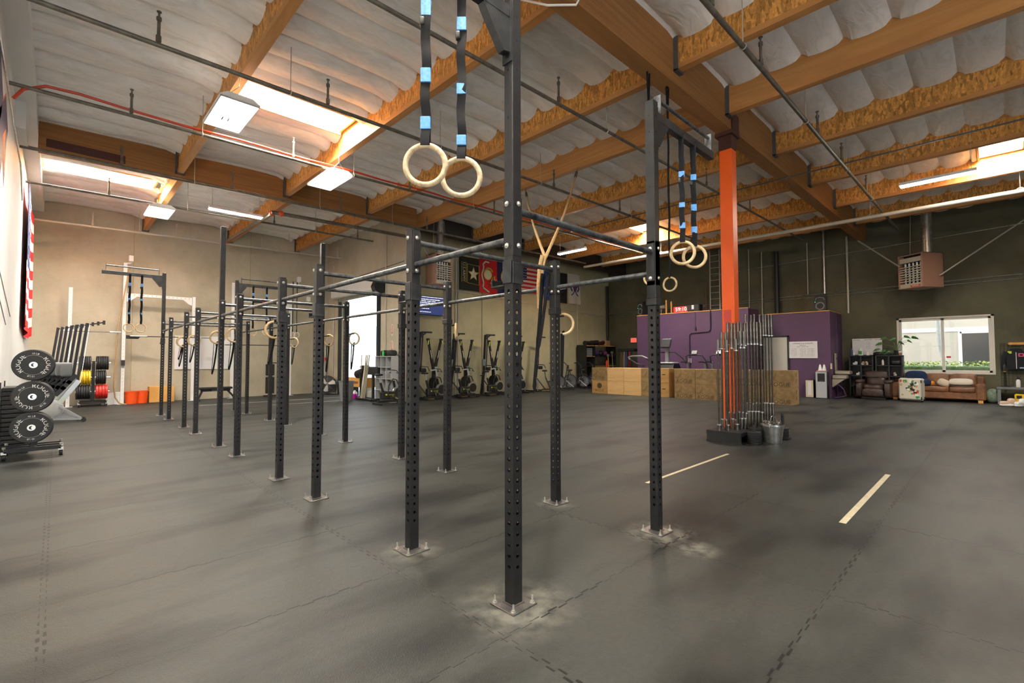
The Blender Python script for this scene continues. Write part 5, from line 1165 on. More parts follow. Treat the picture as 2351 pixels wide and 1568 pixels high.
hedge('hedge', 'bright green clipped hedge outside the window', 24.6, 25.5, -2.5, 4.5, -.12, 1.32, 9000, 5)
hedge('hedge', 'faint low hedge far outside the roll-up door', 30, 33, 34, 46, -.12, 1.2, 2500, 8, .3)
stc = mat('neighbour_stucco', (.56, .51, .42), .85)
t = thing('neighbour_building', 'cream neighbouring building with a dark window seen through the glass', 'building', (29.5, 1, -.12))
c = MB(); c.box(0, .4, -9, 9, 0, 7); c.build('wall', stc, t, smooth=0)
c = MB(); c.box(-.03, .02, -9, 9, 2.82, 3.0); c.build('white_band', white, t, smooth=0)
c = MB(); c.box(-.02, .02, -4.2, .2, .9, 2.78); c.build('dark_window', mat('dark_glass', (.03, .032, .035), .12), t, smooth=0)
for yy in (.2, -1.55, -3.0): c = MB(); c.box(-.05, .03, yy-.06, yy+.06, .8, 2.8); c.build('window_mullion', white, t, smooth=0)
c = MB(); c.box(-.05, .03, -4.2, .2, 2.72, 2.82); c.build('window_head', white, t, smooth=0)
t = thing('tree_trunk', 'pale slim tree trunk outside the window', 'tree', (27.5, 1.72, -.12)); c = MB(); c.path([(0, -.2, 0), (0, -.16, 1.1), (0, 0.02, 2.0), (0, .05, 3.2), (0, .08, 5)], [.12, .1, .1, .11, .1], 12); c.build('trunk', mat('pale_bark', (.5, .52, .5), .8, var=.2, vscale=8), t)
# window
t = MB()
for y0, y1, z0, z1 in ((wy0, wy0+.07, wz0, wz1), (wy1-.07, wy1, wz0, wz1), (wy0, wy1, wz0, wz0+.07), (wy0, wy1, wz1-.07, wz1), (1.34, 1.42, wz0, wz1)): t.box(XR+.02, XR+.12, y0, y1, z0, z1)
for y0, y1, z0, z1 in ((wy0-.07, wy1+.07, wz0-.06, wz0), (wy0-.07, wy0, wz0, wz1+.06), (wy1, wy1+.07, wz0, wz1+.06), (wy0-.07, wy1+.07, wz1, wz1+.06)): t.box(XR-.02, XR+.02, y0, y1, z0, z1)
wf = struct(t, 'window_1', mat('window_frame', (.7, .68, .6), .5), 0)
t = MB(); t.box(XR+.06, XR+.066, wy0+.07, 1.34, wz0+.07, wz1-.07); t.box(XR+.06, XR+.066, 1.42, wy1-.07, wz0+.07, wz1-.07); t.build('pane', mat('window_glass', (1, 1, 1), .02, trans=1, spec=.5), wf, smooth=0)
t = MB(); t.box(XR-.03, XR, 1.18, 1.3, 1.5, 1.56); t.build('red_sticker', redm, wf, smooth=0)
# ---------------------------------------------------------------- barbells standing round the column
shaftm = mat('barbell_shaft', (.09, .08, .07), .35, .9, var=.5, vscale=10); sleevem = mat('barbell_sleeve', (.2, .185, .165), .36, .9, var=.5, vscale=8)
BARS = [(8.704, 3.569, 1.855), (8.819, 3.458, 1.847), (8.939, 3.341, 1.863), (8.933, 3.598, 2.0), (8.983, 3.549, 1.992), (9.065, 3.47, 2.008), (9.11, 3.426, 1.992), (9.184, 3.355, 2.016), (9.231, 3.309, 2.016),
        (9.202, 3.587, 2.192), (9.254, 3.538, 2.184), (9.292, 3.495, 2.176), (9.338, 3.45, 2.201), (9.378, 3.41, 2.192), (9.429, 3.36, 2.176), (9.512, 3.343, 2.204), (9.561, 3.296, 2.204), (9.606, 3.252, 2.204), (9.645, 3.214, 2.204), (9.694, 3.166, 2.187),
        (9.945, 3.522, 2.393), (10.023, 3.447, 2.376), (10.07, 3.401, 2.393), (10.146, 3.328, 2.385), (10.196, 3.279, 2.393), (10.23, 3.246, 2.393), (10.276, 3.202, 2.385), (10.315, 3.163, 2.385)]
bt = {}
ordn = ['first', 'second', 'third', 'fourth', 'fifth', 'sixth', 'seventh', 'eighth']
for i, (x, y, zt) in enumerate(BARS):
    kind = 0 if i < 3 else 1 if i < 9 else 2 if i < 15 else 3 if i < 20 else 4
    L, sl, z0 = ((1.76, .2, .09), (1.93, .3, .07), (2.13, .415, .06), (2.13, .415, .07), (2.2, .415, .18))[kind]
    k0 = (0, 3, 9, 15, 20)[kind]; nm = ('shortest barbells in the low black holder', 'medium barbells in the low black holder', 'full-length barbells closest to the orange column', 'barbells in the middle cluster', 'tall dark barbells behind the steel bucket')[kind]
    lab = '%s from the column side of the %s' % (ordn[i-k0], nm)
    if kind not in bt:
        t = thing('barbell', lab, 'barbell', (x, y, zt-L), 0, 'barbells standing upright round the column'); bt[kind] = t
        c = MB(); c.tube((0, 0, sl), (0, 0, L-sl), .0145, 10); c.build('shaft', shaftm, t)
        for a, b_ in ((0, sl), (L-sl, L)):
            c = MB(); c.tube((0, 0, a), (0, 0, b_), .0245, 12); c.build('sleeve', sleevem, t)
        for z in (sl, L-sl-.02):
            c = MB(); c.tube((0, 0, z), (0, 0, z+.02), .037, 14); c.build('collar', galv, t)
    else: dup(bt[kind], (x, y, zt-L), None, lab)
def holder(loc, sx, sy, label, rz=0):
    t = thing('barbell_holder', label, 'barbell holder', loc, rz, 'black barbell holders')
    c = MB(); c.box(-sx, sx, -sy, sy, .17, .2); c.box(-sx, sx, -sy, sy, 0, .015); c.build('top_plate', steel, t, smooth=0)
    c = MB()
    for a in (-1, 1): c.box(a*sx-.01, a*sx+.01, -sy, sy, 0, .2)
    for a in (-1, 1): c.box(-sx, sx, a*sy-.01, a*sy+.01, .14, .2); c.box(-sx, sx, a*sy-.012, a*sy+.012, 0, .03)
    c.build('frame', steel, t, smooth=0)
    for k in range(3):
        c = MB(); c.tube((-sx+.06, -sy+.12+k*(sy-.12), .015), (-sx+.06, -sy+.12+k*(sy-.12), .17), .04, 12); c.build('tube', blackp, t)
    return t
holder((8.92, 3.46, 0), .3, .3, 'low black barbell holder in front of the orange column')
holder((9.6, 3.3, 0), .18, .28, 'small black barbell holder under the middle barbell cluster', .2)
holder((10.13, 3.34, 0), .28, .3, 'black barbell holder under the tallest dark barbells')
for (x, y, n, lab) in ((8.86, 3.03, 8, 'peg nearest the low holder'), (9.13, 3.1, 9, 'peg behind the first one'), (9.78, 2.84, 8, 'peg beside the bucket'), (9.98, 2.9, 7, 'peg furthest toward the window')):
    t = thing('plate_peg', 'upright black peg for small change plates, the '+lab, 'weight peg', (x, y, 0), 0, 'change plate pegs'); c = MB(); c.box(-.11, .11, -.11, .11, 0, .012); c.tube((0, 0, 0), (0, 0, .34 if x < 9.5 else .45), .024, 10); c.build('peg', blackp, t)
    for k in range(n):
        c = MB(); c.lathe([(.026, 0), (.1, 0), (.108, .006), (.108, .018), (.1, .024), (.026, .024), (.026, 0)], 24); o = c.build('change_plate', rubber); o.location = (x, y, .014+.026*k)
        tag(o, '%s small black plate from the floor on the %s' % ((ordn+['ninth'])[k], lab), 'weight plate', 'small plates stacked on pegs')
bk = bucket('steel_bucket', 'galvanised steel bucket full of metal collars beside the barbells', (9.28, 2.86, 0), .185, .33, galv, galv, 'steel', 'bucket', .76)
bk['group'] = 'metal pail'; del bk['group']
rn = random.Random(2)
for k in range(22):
    t = 'spring collar lying in the steel bucket'
    c = MB(); a = rn.random()*6.28; r = .15*math.sqrt(rn.random()); c.torus(.028, .006, TR(0, 0, .0, rn.uniform(-.9, .9), rn.uniform(-.9, .9), a), 14, 6)
    for j in range(2): c.tube((.028, .006*j, 0), (.06, .02*j+.01, .03), .004, 6)
    o = c.build('spring_collar', chrome); o.location = (9.28+r*math.cos(a), 2.86+r*math.sin(a), .335+.02*rn.random()); tag(o, t, 'barbell collar', 'collars in the steel bucket')
# ---------------------------------------------------------------- plyo box wall
br = mat('burnt_brand', (.07, .045, .02), .8)
BX = 16.85
def plyo(y0, y1, z, h, m, label, brand=None, x=BX, dep=.55):
    t = thing('plyo_box', label, 'plyo box', (x+dep/2, (y0+y1)/2, z), 0, 'stacked plyo boxes'); w = (y1-y0)/2-.006
    c = MB(); c.box(-dep/2, dep/2, -w, w, .003, h-.003, 0, None, .004); c.build('box_body', m, t, smooth=0)
    M = Matrix.Translation((-dep/2-.002, 0, 0)) @ Matrix.Rotation(-PI/2, 4, 'Z') @ Matrix.Rotation(PI/2, 4, 'X')
    if brand:
        c = MB()
        if 'R' in brand: c.text('ROGUE', .185, M @ TR(0, .09, 0))
        if 'r' in brand: c.text('ROGUE', .13, M @ TR(0, .12, 0))
        if 'L' in brand: c.prism([(-.12, .3), (-.05, .22), (.05, .22), (.13, .32), (.1, .42), (.0, .46), (-.1, .42)], 0, .001, 0, M)
        if 'x' in brand: c.text('X', .06, M @ TR(w-.1, h-.12, 0))
        if 's' in brand: c.box(-.001, .001, -.07, .07, h*.55, h*.55+.035, 0, TR(-dep/2-.002, 0, 0))
        c.build('branding', br, t, smooth=0)
    if y0 < 4.7:   # finger joints on the open end
        c = MB(); 
        for k in (.3, .62): c.box(-.02, .02, -w-.003, -w, h*k, h*k+.12)
        c.build('end_slots', br, t, smooth=0)
opl = wood('orange_box_plywood', (.36, .2, .07), (.52, .31, .11), 4, (1, .25, 1))
r1 = [12.38, 11.59, 10.78, 9.97, 9.21, 8.78]; r2 = [8.57, 7.76, 6.97, 6.17, 5.34, 4.54]
w1 = ['end by the corner shelf', 'second column from the corner shelf', 'third column from the corner shelf', 'fourth column, behind the ring post', 'narrow column at the gap']
w2 = ['column at the gap', 'second column from the gap', 'third column from the gap', 'fourth column, behind the barbells', 'open end near the door']
spec1 = [((opl, 'rL'), (plyd, 'r')), ((ply, None), (ply, 'x')), ((ply, None), (ply, None)), ((plyd, None), (plyd, None)), ((opl, 's'), (opl, 's'))]
spec2 = [((plyd, 'R'), (plyd, 'R')), ((plyd, 'R'), (plyd, None)), ((plyd, 'R'), (plyd, None)), ((plyd, 'R'), (plyd, 'R')), ((plyd, 'R'), (plyd, 'R'))]
for rr, ww, sp, rowname in ((r1, w1, spec1, 'further'), (r2, w2, spec2, 'nearer')):
    for k in range(5):
        for lv in (0, 1):
            m, b_ = sp[k][lv]
            plyo(rr[k+1], rr[k], .555*lv, .555, m, '%s plyo box of the %s box row, %s, %s' % ({'worn_plywood': 'worn dark', 'new_plywood': 'clean pale', 'orange_box_plywood': 'orange-brown'}[m.name], rowname, ('lower', 'upper')[lv], ww[k]), b_)
# ---------------------------------------------------------------- purple block
b = MB(); b.box(19.8, 19.92, 6.9, 11.9, 0, 3.5); b.box(19.92, XR, 11.78, 11.9, 0, 3.5); b.box(19.92, 20.97, 6.9, 7.02, 0, 3.5); struct(b, 'wall_purple', purple, 0)
b = MB(); b.box(20.97, 21.09, 4.4, 6.9, 0, 3.28); b.box(21.09, XR, 4.4, 4.52, 0, 3.28); b.box(21.9, 22.0, 4.38, 4.4, 0, 3.2); struct(b, 'wall_purple_2', purple, 0)
b = MB(); b.box(19.78, 19.94, 6.9, 11.9, 3.5, 3.53); b.box(20.95, 21.11, 4.4, 6.9, 3.28, 3.31); b.box(21.11, XR, 4.4, 4.54, 3.28, 3.31); b.box(21.1, XR, 4.54, 6.9, 3.2, 3.25); struct(b, 'trim_5', oply, 0)
dp = MB(); dp.box(20.94, 20.97, 5.85, 6.7, .0, 2.34); dd = struct(dp, 'door_1', mat('white_door', (.62, .61, .55), .5), 0)
dp = MB(); dp.tube((-0.06+20.97, 5.95, 1.0), (20.94, 5.95, 1.0), .03, 10); dp.tube((20.91, 5.95, 1.0), (20.91, 6.07, 1.0), .012, 8); dp.build('door_handle', chrome, dd)
dp = MB(); dp.box(20.92, 20.97, 5.79, 5.85, 0, 2.4); dp.box(20.92, 20.97, 6.7, 6.76, 0, 2.4); dp.box(20.92, 20.97, 5.79, 6.76, 2.34, 2.4); dp.build('door_frame', blackp, dd, smooth=0)
WF = Matrix.Rotation(-PI/2, 4, 'Z') @ Matrix.Rotation(PI/2, 4, 'X')
ink = mat('marker_ink', (.03, .03, .04), .6); inkr = mat('marker_red', (.5, .05, .05), .6)
t = thing('whiteboard', 'framed whiteboard with handwriting on the purple wall beside the white door', 'whiteboard', (20.955, 5.31, 1.5))
c = MB(); c.box(-.015, .015, -.49, .49, 0, .65); c.build('frame', white, t, smooth=0); c = MB(); c.box(-.018, -.015, -.46, .46, .03, .62); c.build('panel', mat('whiteboard', (.78, .78, .78), .25), t, smooth=0)
rn = random.Random(4); c = MB(); M = Matrix.Translation((-.0195, 0, 0)) @ WF
c.text('CHIMNEYS & PUSHUPS', .07, M @ TR(0, .57, 0)); c.text('(SKILLS)', .06, M @ TR(0, .5, 0)); c.text('RUN - ROW - SKI', .05, M @ TR(.0, .44, 0))
for k in range(6):
    for x, s_ in ((-.4, '3 x 10 rd %d' % k), (-.1, 'amrap %d min' % (k+6)), (.15, '%d cal / 400 m' % (10+k*3))): c.text(s_, .042, M @ TR(x, .36-.055*k, 0), 0, 0, 'LEFT')
c.build('handwriting', ink, t, smooth=0)
run_('black_conduit', 'black conduit bending down the purple wall to a switch', [(19.77, 8.4, 3.55), (19.77, 8.4, 2.72), (19.77, 8.48, 2.62), (19.77, 9.25, 2.58), (19.77, 9.32, 2.5), (19.77, 9.32, 1.1)], .018, blackp, 'conduit')
run_('extension_lead', 'thin black cord with a plug hanging on the purple wall', [(19.77, 9.05, 3.5), (19.77, 9.05, 2.85)], .006, blackp, 'cord')
c = MB(); c.soft((0, 0, 0), (.05, .07, .17)); tag(c.build('plug', blackp), 'black plug end hanging from the cord on the purple wall', 'plug').location = (19.77, 9.05, 2.78)
c = MB(); c.box(-.03, .0, -.06, .06, -.1, .1); tag(c.build('outlet_box', mat('outlet_grey', (.4, .4, .38), .5)), 'small grey outlet box at the end of the black conduit', 'outlet').location = (19.8, 9.32, 1.4)
# things on top of the purple wall
def speaker(loc, rz, label):
    t = thing('loudspeaker', label, 'loudspeaker', loc, rz, 'black loudspeakers on the purple wall')
    c = MB(); c.prism([(-.2, -.17), (.2, -.17), (.14, .17), (-.14, .17)], .03, .66); c.build('cabinet', blackp, t, smooth=30)
    c = MB(); c.lathe([(.03, -.01), (.15, .012), (.155, .012), (.155, 0)], 24, 0, TR(0, -.165, .2, PI/2)); c.build('woofer', greyp, t)
    c = MB(); c.path([(-.15, -.18, .42), (-.12, -.19, .5), (0, -.19, .53), (.12, -.19, .5), (.15, -.18, .42)], .025, 8); c.build('horn_rim', greyp, t)
    c = MB(); c.ball((-.16, -.175, .36), .01, 8, 6); c.build('power_light', mat('green_led', (.05, 1, .25), .4, emit=4), t)
    c = MB(); c.box(-.1, .1, -.12, .12, 0, .03); c.build('wedge', oply, t, smooth=0)
speaker((21.3, 4.74, 3.31), -PI/2, 'black loudspeaker on the lower purple wall by its outer corner')
speaker((20.1, 11.75, 3.53), -PI/2-.4, 'black loudspeaker on the taller purple wall, half hidden by the ring post')
t = thing('gym_clock', 'red digital gym clock on the taller purple wall', 'clock', (20.02, 9.8, 3.53)); c = MB(); c.box(-.03, .03, -.36, .36, .02, .28); c.box(-.05, .05, -.4, .4, 0, .02, 1); c.build('case', [mat('clock_case', (.3, .02, .02), .4, emit=.25, ecol=(1, .03, .03)), oply], t, smooth=0)
c = MB(); c.text('59:10', .24, Matrix.Translation((-.033, 0, .15)) @ WF); c.build('digits', mat('clock_digits', (1, .25, .2), .4, emit=4, ecol=(1, .3, .25)), t, smooth=0)
t = thing('black_case', 'black equipment case with a small white label beside the red clock', 'case', (20.02, 9.2, 3.53)); c = MB(); c.box(-.18, .18, -.3, .26, 0, .32, 0, None, .03); c.build('body', blackp, t, smooth=30); c = MB(); c.box(-.186, -.181, -.06, .04, .1, .28); c.build('label', logo, t, smooth=0)
t = thing('silver_horn', 'silver horn lamp on the taller purple wall beside the ring post', 'lamp', (20.0, 10.75, 3.53)); c = MB(); c.lathe([(.06, -.2), (.1, -.15), (.1, .2), (.08, .2)], 18, 0, TR(0, 0, .32, PI/2)); c.box(-.02, .02, -.02, .02, 0, .25); c.build('body', galv, t)
for k, y in enumerate((10.5, 10.25)):
    c = MB(); c.box(-.03, .03, -.03, .03, 0, .62-.08*k); tag(c.build('timber_offcut', lvl), ('taller' if k == 0 else 'shorter')+' dark timber offcut standing on the purple wall', 'timber').location = (20.0, y, 3.53)
# ---------------------------------------------------------------- machines between boxes and purple wall
def runner(x, y, label):
    t = thing('curved_treadmill', label, 'treadmill', (x, y, 0), 0, 'curved treadmills behind the boxes')
    c = MB(); c.prism([(-.9, .1), (.9, .1), (.9, .45), (.3, .28), (-.4, .25), (-.9, .5)], -.4, .4, 0, TR(0, 0, 0, 0, 0, PI) @ Matrix(((1, 0, 0, 0), (0, 0, 1, 0), (0, 1, 0, 0), (0, 0, 0, 1)))); c.build('running_bed', blackp, t, smooth=0)
    for s in (-.36, .36):
        c = MB(); c.bar((.55, s, .3), (.35, s, 1.35), .07, .09, 0, (0, 1, 0)); c.build('upright', greyp, t, smooth=0)
        c = MB(); c.path([(.35, s, 1.32), (.1, s, 1.36), (-.25, s, 1.35)], .022, 8); c.build('side_grip', blackp, t)
    c = MB(); c.path([(.33, -.5, 1.1), (.33, -.42, 1.38), (.33, -.25, 1.62), (.33, .3, 1.64), (.33, .42, 1.58), (.33, .4, 1.36)], .028, 10); c.build('front_hoop', blackp, t)
    c = MB(); c.box(-.02, .02, -.11, .11, -.06, .1, 0, TR(.3, .05, 1.72, 0, .5)); c.build('console', greyp, t, smooth=0); c = MB(); c.box(-.025, -.021, -.1, .1, -.05, .09, 0, TR(.3, .05, 1.72, 0, .5)); c.build('display', mat('grey_display', (.3, .32, .32), .2), t, smooth=0)
runner(18.35, 8.55, 'black curved treadmill behind the gap in the box row'); runner(18.35, 7.55, 'black curved treadmill behind the nearer box row beside the barbells')
t = thing('stair_climber', 'grey stair climbing machine with a tilted console at the gap in the boxes', 'stair climber', (18.6, 9.75, 0))
c = MB(); c.prism([(-.7, 0), (.7, 0), (.75, .5), (.2, 1.28), (-.25, 1.28), (-.55, .6)], -.42, .36, 0, TR(0, 0, 0, 0, 0, 0) @ Matrix(((1, 0, 0, 0), (0, 0, 1, 0), (0, 1, 0, 0), (0, 0, 0, 1)))); c.build('body', blackp, t, smooth=0)
c = MB(); c.box(-.3, .22, -.4, .34, 1.28, 1.34, 0, None, .02); c.build('top_deck', greyp2, t, smooth=30)
c = MB(); c.box(-.06, .06, -.07, .07, 1.3, 2.0); c.build('mast', greyp, t, smooth=0)
c = MB(); c.box(-.05, .05, -.22, .22, -.2, .2, 0, TR(-.08, .02, 2.12, 0, .4), .03); c.build('console', blackp, t, smooth=30); c = MB(); c.box(-.02, .04, -.2, .2, .19, .22, 0, TR(-.08, .02, 2.12, 0, .4)); c.build('console_top', galv, t, smooth=0)
for s in (-1, 1):
    c = MB(); c.path([(-.05, .1*s, 1.75), (-.05, .35*s, 1.76), (.1, .62*s, 1.5), (.2, .85*s, 1.1), (.3, .9*s, .5)], .022, 8); c.build('hand_rail', blackp, t)
t = thing('elliptical_trainer', 'machine with a curved silver grip showing over the further box row', 'exercise machine', (18.7, 11.2, 0))
c = MB(); c.path([(0, .42, 1.45), (0, .5, 1.55), (0, .35, 1.6), (0, -.2, 1.6), (0, -.45, 1.5)], .04, 10); c.build('silver_grip', silver, t); c = MB(); c.path([(0, -.42, 1.5), (0, -.6, 1.38), (0, -.65, 1.0), (0, -.6, .2)], .045, 10); c.path([(0, .42, 1.45), (.05, .1, 1.25), (.1, -.2, 1.2), (.1, -.25, .2)], .04, 8); c.box(-.4, .4, -.6, -.5, 0, .1); c.box(-.4, .4, -.3, -.2, 0, .1); c.build('frame', blackp, t)
# ---------------------------------------------------------------- corner shelf with dumbbells
SX0, SX1, SY = 19.75, 22.4, 14.85
t = thing('dumbbell_shelf', 'large black storage shelf in the dark corner with dumbbells and mats', 'shelf', ((SX0+SX1)/2, SY+.3, 0)); hw = (SX1-SX0)/2
c = MB()
for x in (-hw, -hw+.75, hw): c.box(x-.03, x+.03, -.3, .3, 0, 2.2)
c.build('upright', steel, t, smooth=0)
for z in (.45, 1.1, 1.62, 2.18):
    c = MB(); c.box(-hw, hw, -.3, .3, z-.03, z); c.build('shelf_board', steel, t, smooth=0)
c = MB(); c.box(-hw+.02, -hw+.72, -.31, -.3, 2.15, 2.18); c.box(-hw+.02, -hw+.72, -.31, -.3, 1.59, 1.62); c.box(-hw+.75, hw, -.31, -.3, 1.07, 1.1); c.box(-hw+.75, hw, -.31, -.3, 2.15, 2.18); c.build('edge_strip', oply, t, smooth=0)
for k in range(13):
    x = SX0+.95+k*.125; t = thing('dumbbell', '%s hex dumbbell along the dumbbell row of the corner shelf' % (ordn+['ninth', 'tenth', 'eleventh', 'twelfth', 'thirteenth'])[k], 'dumbbell', (x, SY+.12, 1.165), 0, 'dumbbells on the corner shelf')
    for s in (-1, 1): c = MB(); c.tube((0, s*.05, 0), (0, s*.12, 0), .055, 6); c.tube((0, s*.12, 0), (0, s*.123, 0), .03, 10, 1); c.build('head', [rubber, chrome], t, smooth=30)
    c = MB(); c.tube((0, -.05, 0), (0, .05, 0), .015, 8); c.build('handle', chrome, t)
for k in range(4):
    c = MB(); c.box(-.3, .3, -.2, .2, 0, .1, 0, None, .02); tag(c.build('black_case', greyp), '%s dark flat case stacked in the corner shelf bay by the wall' % ORD[k], 'case', 'cases in the corner shelf').location = (SX0+.38, SY+.3, 1.621+.105*k)
for k, (x, r, m, lab) in enumerate(((.55, .12, blackp, 'black rolled mat on top of the corner shelf, by the wall conduit'), (1.1, .13, blackp, 'thick black rolled mat on top of the corner shelf'), (1.75, .1, mat('dark_red_mat', (.07, .012, .012), .8), 'dark red rolled mat on top of the corner shelf'))):
    c = MB(); c.tube((-.35, 0, r), (.35, .1, r+.05*k), r, 16); tag(c.build('rolled_mat', m), lab, 'rolled mat', 'rolled mats on the corner shelf').location = (SX0+x, SY+.25, 2.182)
c = MB(); c.box(-.2, .2, -.15, .15, 0, .3, 0, None, .01); tag(c.build('cardboard_box', mat('cardboard', (.35, .22, .1), .8)), 'brown cardboard box on top of the corner shelf near the black pipe', 'box').location = (SX0+2.2, SY+.3, 2.182)
for k, (x, m, lab) in enumerate(((1.3, mat('dark_purple_ball', (.05, .012, .1), .6), 'dark purple ball on the upper level of the corner shelf'), (1.7, blackp, 'black ball on the upper level of the corner shelf'), (2.05, mat('plum_ball', (.12, .01, .12), .6), 'plum ball on the upper level of the corner shelf'))):
    c = MB(); c.ball((0, 0, .15), .15, 18, 12); tag(c.build('medicine_ball', m), lab, 'ball', 'medicine balls in the corner shelf').location = (SX0+x, SY+.3, 1.621)
t = thing('band_rack', 'black rack hung with coloured bands beside the purple wall corner', 'rack', (21.4, 13.4, 0))
c = MB(); c.box(-.25, .25, -.5, .5, 1.85, 2.0, 0, None, .03); c.box(-.04, .04, -.04, .04, 0, 1.85); c.box(-.3, .3, -.3, .3, 0, .05); c.build('frame', blackp, t, smooth=30)
for k, (m, lab) in enumerate(((blackp, 'black'), (redm, 'red'), (mat('blue_band', (.02, .08, .5), .6), 'blue'), (greyp2, 'grey'), (mat('brown_band', (.2, .08, .03), .6), 'brown'), (blackp, 'second black'))):
    c = MB(); y = -.38+.15*k; c.path([(0, y, 0), (-.02, y+.03, -.5), (-.02, y+.02, -1.0-.06*k), (0, y-.02, -1.03-.06*k), (0, y-.03, -.5), (0, y-.005, 0)], 0, fl=(.03, .008)); tag(c.build('resistance_band', m, smooth=60), '%s exercise band hanging on the band rack by the purple corner' % lab, 'exercise band', 'bands on the band rack').location = (21.12, 13.4, 1.86)
for k, (m, h_, lab) in enumerate(((yellow, 1.6, 'yellow handled shovel leaning beside the corner shelf'), (mat('tan_handle', (.3, .2, .1), .7), 1.75, 'tan handled tool leaning beside the corner shelf'))):
    t = thing('long_tool', lab, 'tool', (21.2+.2*k, 14.4-.12*k, 0), 0, 'tools beside the corner shelf'); c = MB(); c.tube((0, 0, 0), (.05, .15, h_), .018, 8); c.build('shaft', m, t); c = MB(); c.soft((.05, .15, h_+.06), (.2, .06, .12)); c.build('head', greyp, t)
c = MB(); c.lathe([(.06, 0), (.065, .05), (.065, .3), (.03, .36), (.02, .4)], 14); tag(c.build('fire_extinguisher', redm), 'small red fire extinguisher at the end of the corner shelf', 'fire extinguisher').location = (21.0, 14.45, 1.0)
c = MB(); c.box(-.1, .1, -.1, .1, 0, 1.0); tag(c.build('pedestal', steel), 'thin black pedestal under the red extinguisher', 'pedestal').location = (21.0, 14.45, 0)
# ---------------------------------------------------------------- water corner
t = thing('water_cooler', 'silver and black water cooler standing against the purple wall', 'water cooler', (20.72, 4.63, 0)); 
c = MB(); c.box(-.17, .17, -.18, .18, 0, 1.0, 0, None, .01); c.build('cabinet', blackp, t, smooth=0)
c = MB(); c.box(-.185, -.17, -.175, .175, .02, .62); c.box(-.185, -.17, -.175, .175, .93, .99); c.box(-.185, -.17, -.175, -.12, .62, .93); c.box(-.185, -.17, .12, .175, .62, .93); c.build('front_panel', mat('cooler_grey', (.45, .47, .5), .4), t, smooth=0)
c = MB(); c.box(-.19, -.1, -.06, .06, .64, .65); c.build('drip_tray', greyp, t, smooth=0)
for k, y in enumerate((.06, -.07)):
    c = MB(); c.lathe([(.07, 0), (.03, .2), (.015, .23)], 14); tag(c.build('paper_cup', white), 'white paper cone cup standing on the water cooler, %s the door' % ('closer to' if k == 0 else 'further from'), 'cup', 'cups on the water cooler').location = (20.7, 4.63+y, 1.035)
c = MB(); c.box(-.12, .12, -.15, .15, 0, .033); tag(c.build('paper_packet', mat('packet', (.55, .3, .25), .7)), 'flat paper packet on the water cooler under the cups', 'packet').location = (20.7, 4.63, 1.001)
t = thing('trash_bin', 'tall pale bin with a black side beside the water cooler', 'bin', (20.75, 5.03, 0)); c = MB(); c.box(-.14, .14, -.13, .13, 0, .67, 0, None, .008); c.build('body', blackp, t, smooth=0); c = MB(); c.box(-.15, -.141, -.125, .125, .02, .66); c.build('front_panel', fabric, t, smooth=0); c = MB(); c.box(-.155, -.15, -.06, .06, .1, .6); c.build('liner', mat('liner', (.75, .72, .68), .6), t, smooth=0)
t = thing('drinking_fountain', 'wall-mounted metal drinking fountain with two basins on the purple side wall', 'drinking fountain', (21.5, 4.38, 0))
fm = mat('fountain_metal', (.5, .46, .38), .35, .5)
c = MB(); c.box(-.1, .1, -.06, 0, 1.02, 1.68, 0, None, .01); c.build('bottle_filler', fm, t, smooth=0); c = MB(); c.box(-.04, .04, -.065, -.06, 1.44, 1.54); c.build('dark_panel', blackp, t, smooth=0)
c = MB(); c.box(-.15, .3, -.5, 0, .88, 1.02, 0, None, .03); c.build('upper_basin', fm, t, smooth=30)
c = MB(); c.box(-.55, -.1, -.45, 0, .72, .86, 0, None, .03); c.build('lower_basin', fm, t, smooth=30)
c = MB(); c.prism([(0, .4), (-.4, .72), (0, .72)], -.5, -.12, 0, Matrix(((0, 0, 1, 0), (1, 0, 0, 0), (0, 1, 0, 0), (0, 0, 0, 1)))); c.build('skirt', fm, t, smooth=0)
c = MB(); c.box(-.09, .0, -.02, .02, -.11, .1); tag(c.build('light_switch', mat('ivory', (.6, .56, .42), .5)), 'ivory switch plate near the corner of the purple wall', 'switch').location = (21.0, 4.385, 1.2)
run_('purple_hose', 'purple hose looping on the floor below the drinking fountain', [(21.1, 4.3, .6), (21.1, 4.05, .35), (21.15, 3.98, .1), (21.1, 4.2, .03), (20.9, 4.3, .03)], .02, purple, 'hose')
# ---------------------------------------------------------------- shoe shelves
def cube_shelf(y0, y1, label):
    t = thing('cube_shelf', label, 'shelf', (22.5, (y0+y1)/2, 0), 0, 'dark cube shelves'); w = (y1-y0)/2; c = MB()
    for y in (-w+.02, 0, w-.02): c.box(-.19, .19, y-.02, y+.02, 0, 1.6)
    for z in (.0, .4, .8, 1.2, 1.57): c.box(-.19, .19, -w, w, z, z+.03)
    c.build('carcass', mat('dark_shelf', (.035, .035, .036), .5), t, smooth=0)
    c = MB(); c.box(.18, .19, -w, w, 0, 1.6); c.build('back_panel', blackp, t, smooth=0); return t
cube_shelf(3.32, 4.08, 'dark cube shelf next to the purple wall, holding shoes'); cube_shelf(2.45, 3.26, 'dark cube shelf next to the window, below the plant')
def shoe(loc, rz, m, label, sole=None):
    t = thing('shoe', label, 'shoe', loc, rz, 'shoes on the dark shelves'); c = MB(); c.soft((0, 0, .025), (.27, .09, .05), 0, None, 3); c.build('sole', sole or white, t)
    c = MB(); c.soft((-.07, 0, .08), (.13, .085, .12), 0, None, 3); c.soft((.05, 0, .055), (.16, .085, .075), 0, None, 3); c.build('upper', m, t)
tanm = mat('tan_shoe', (.55, .4, .25), .7)
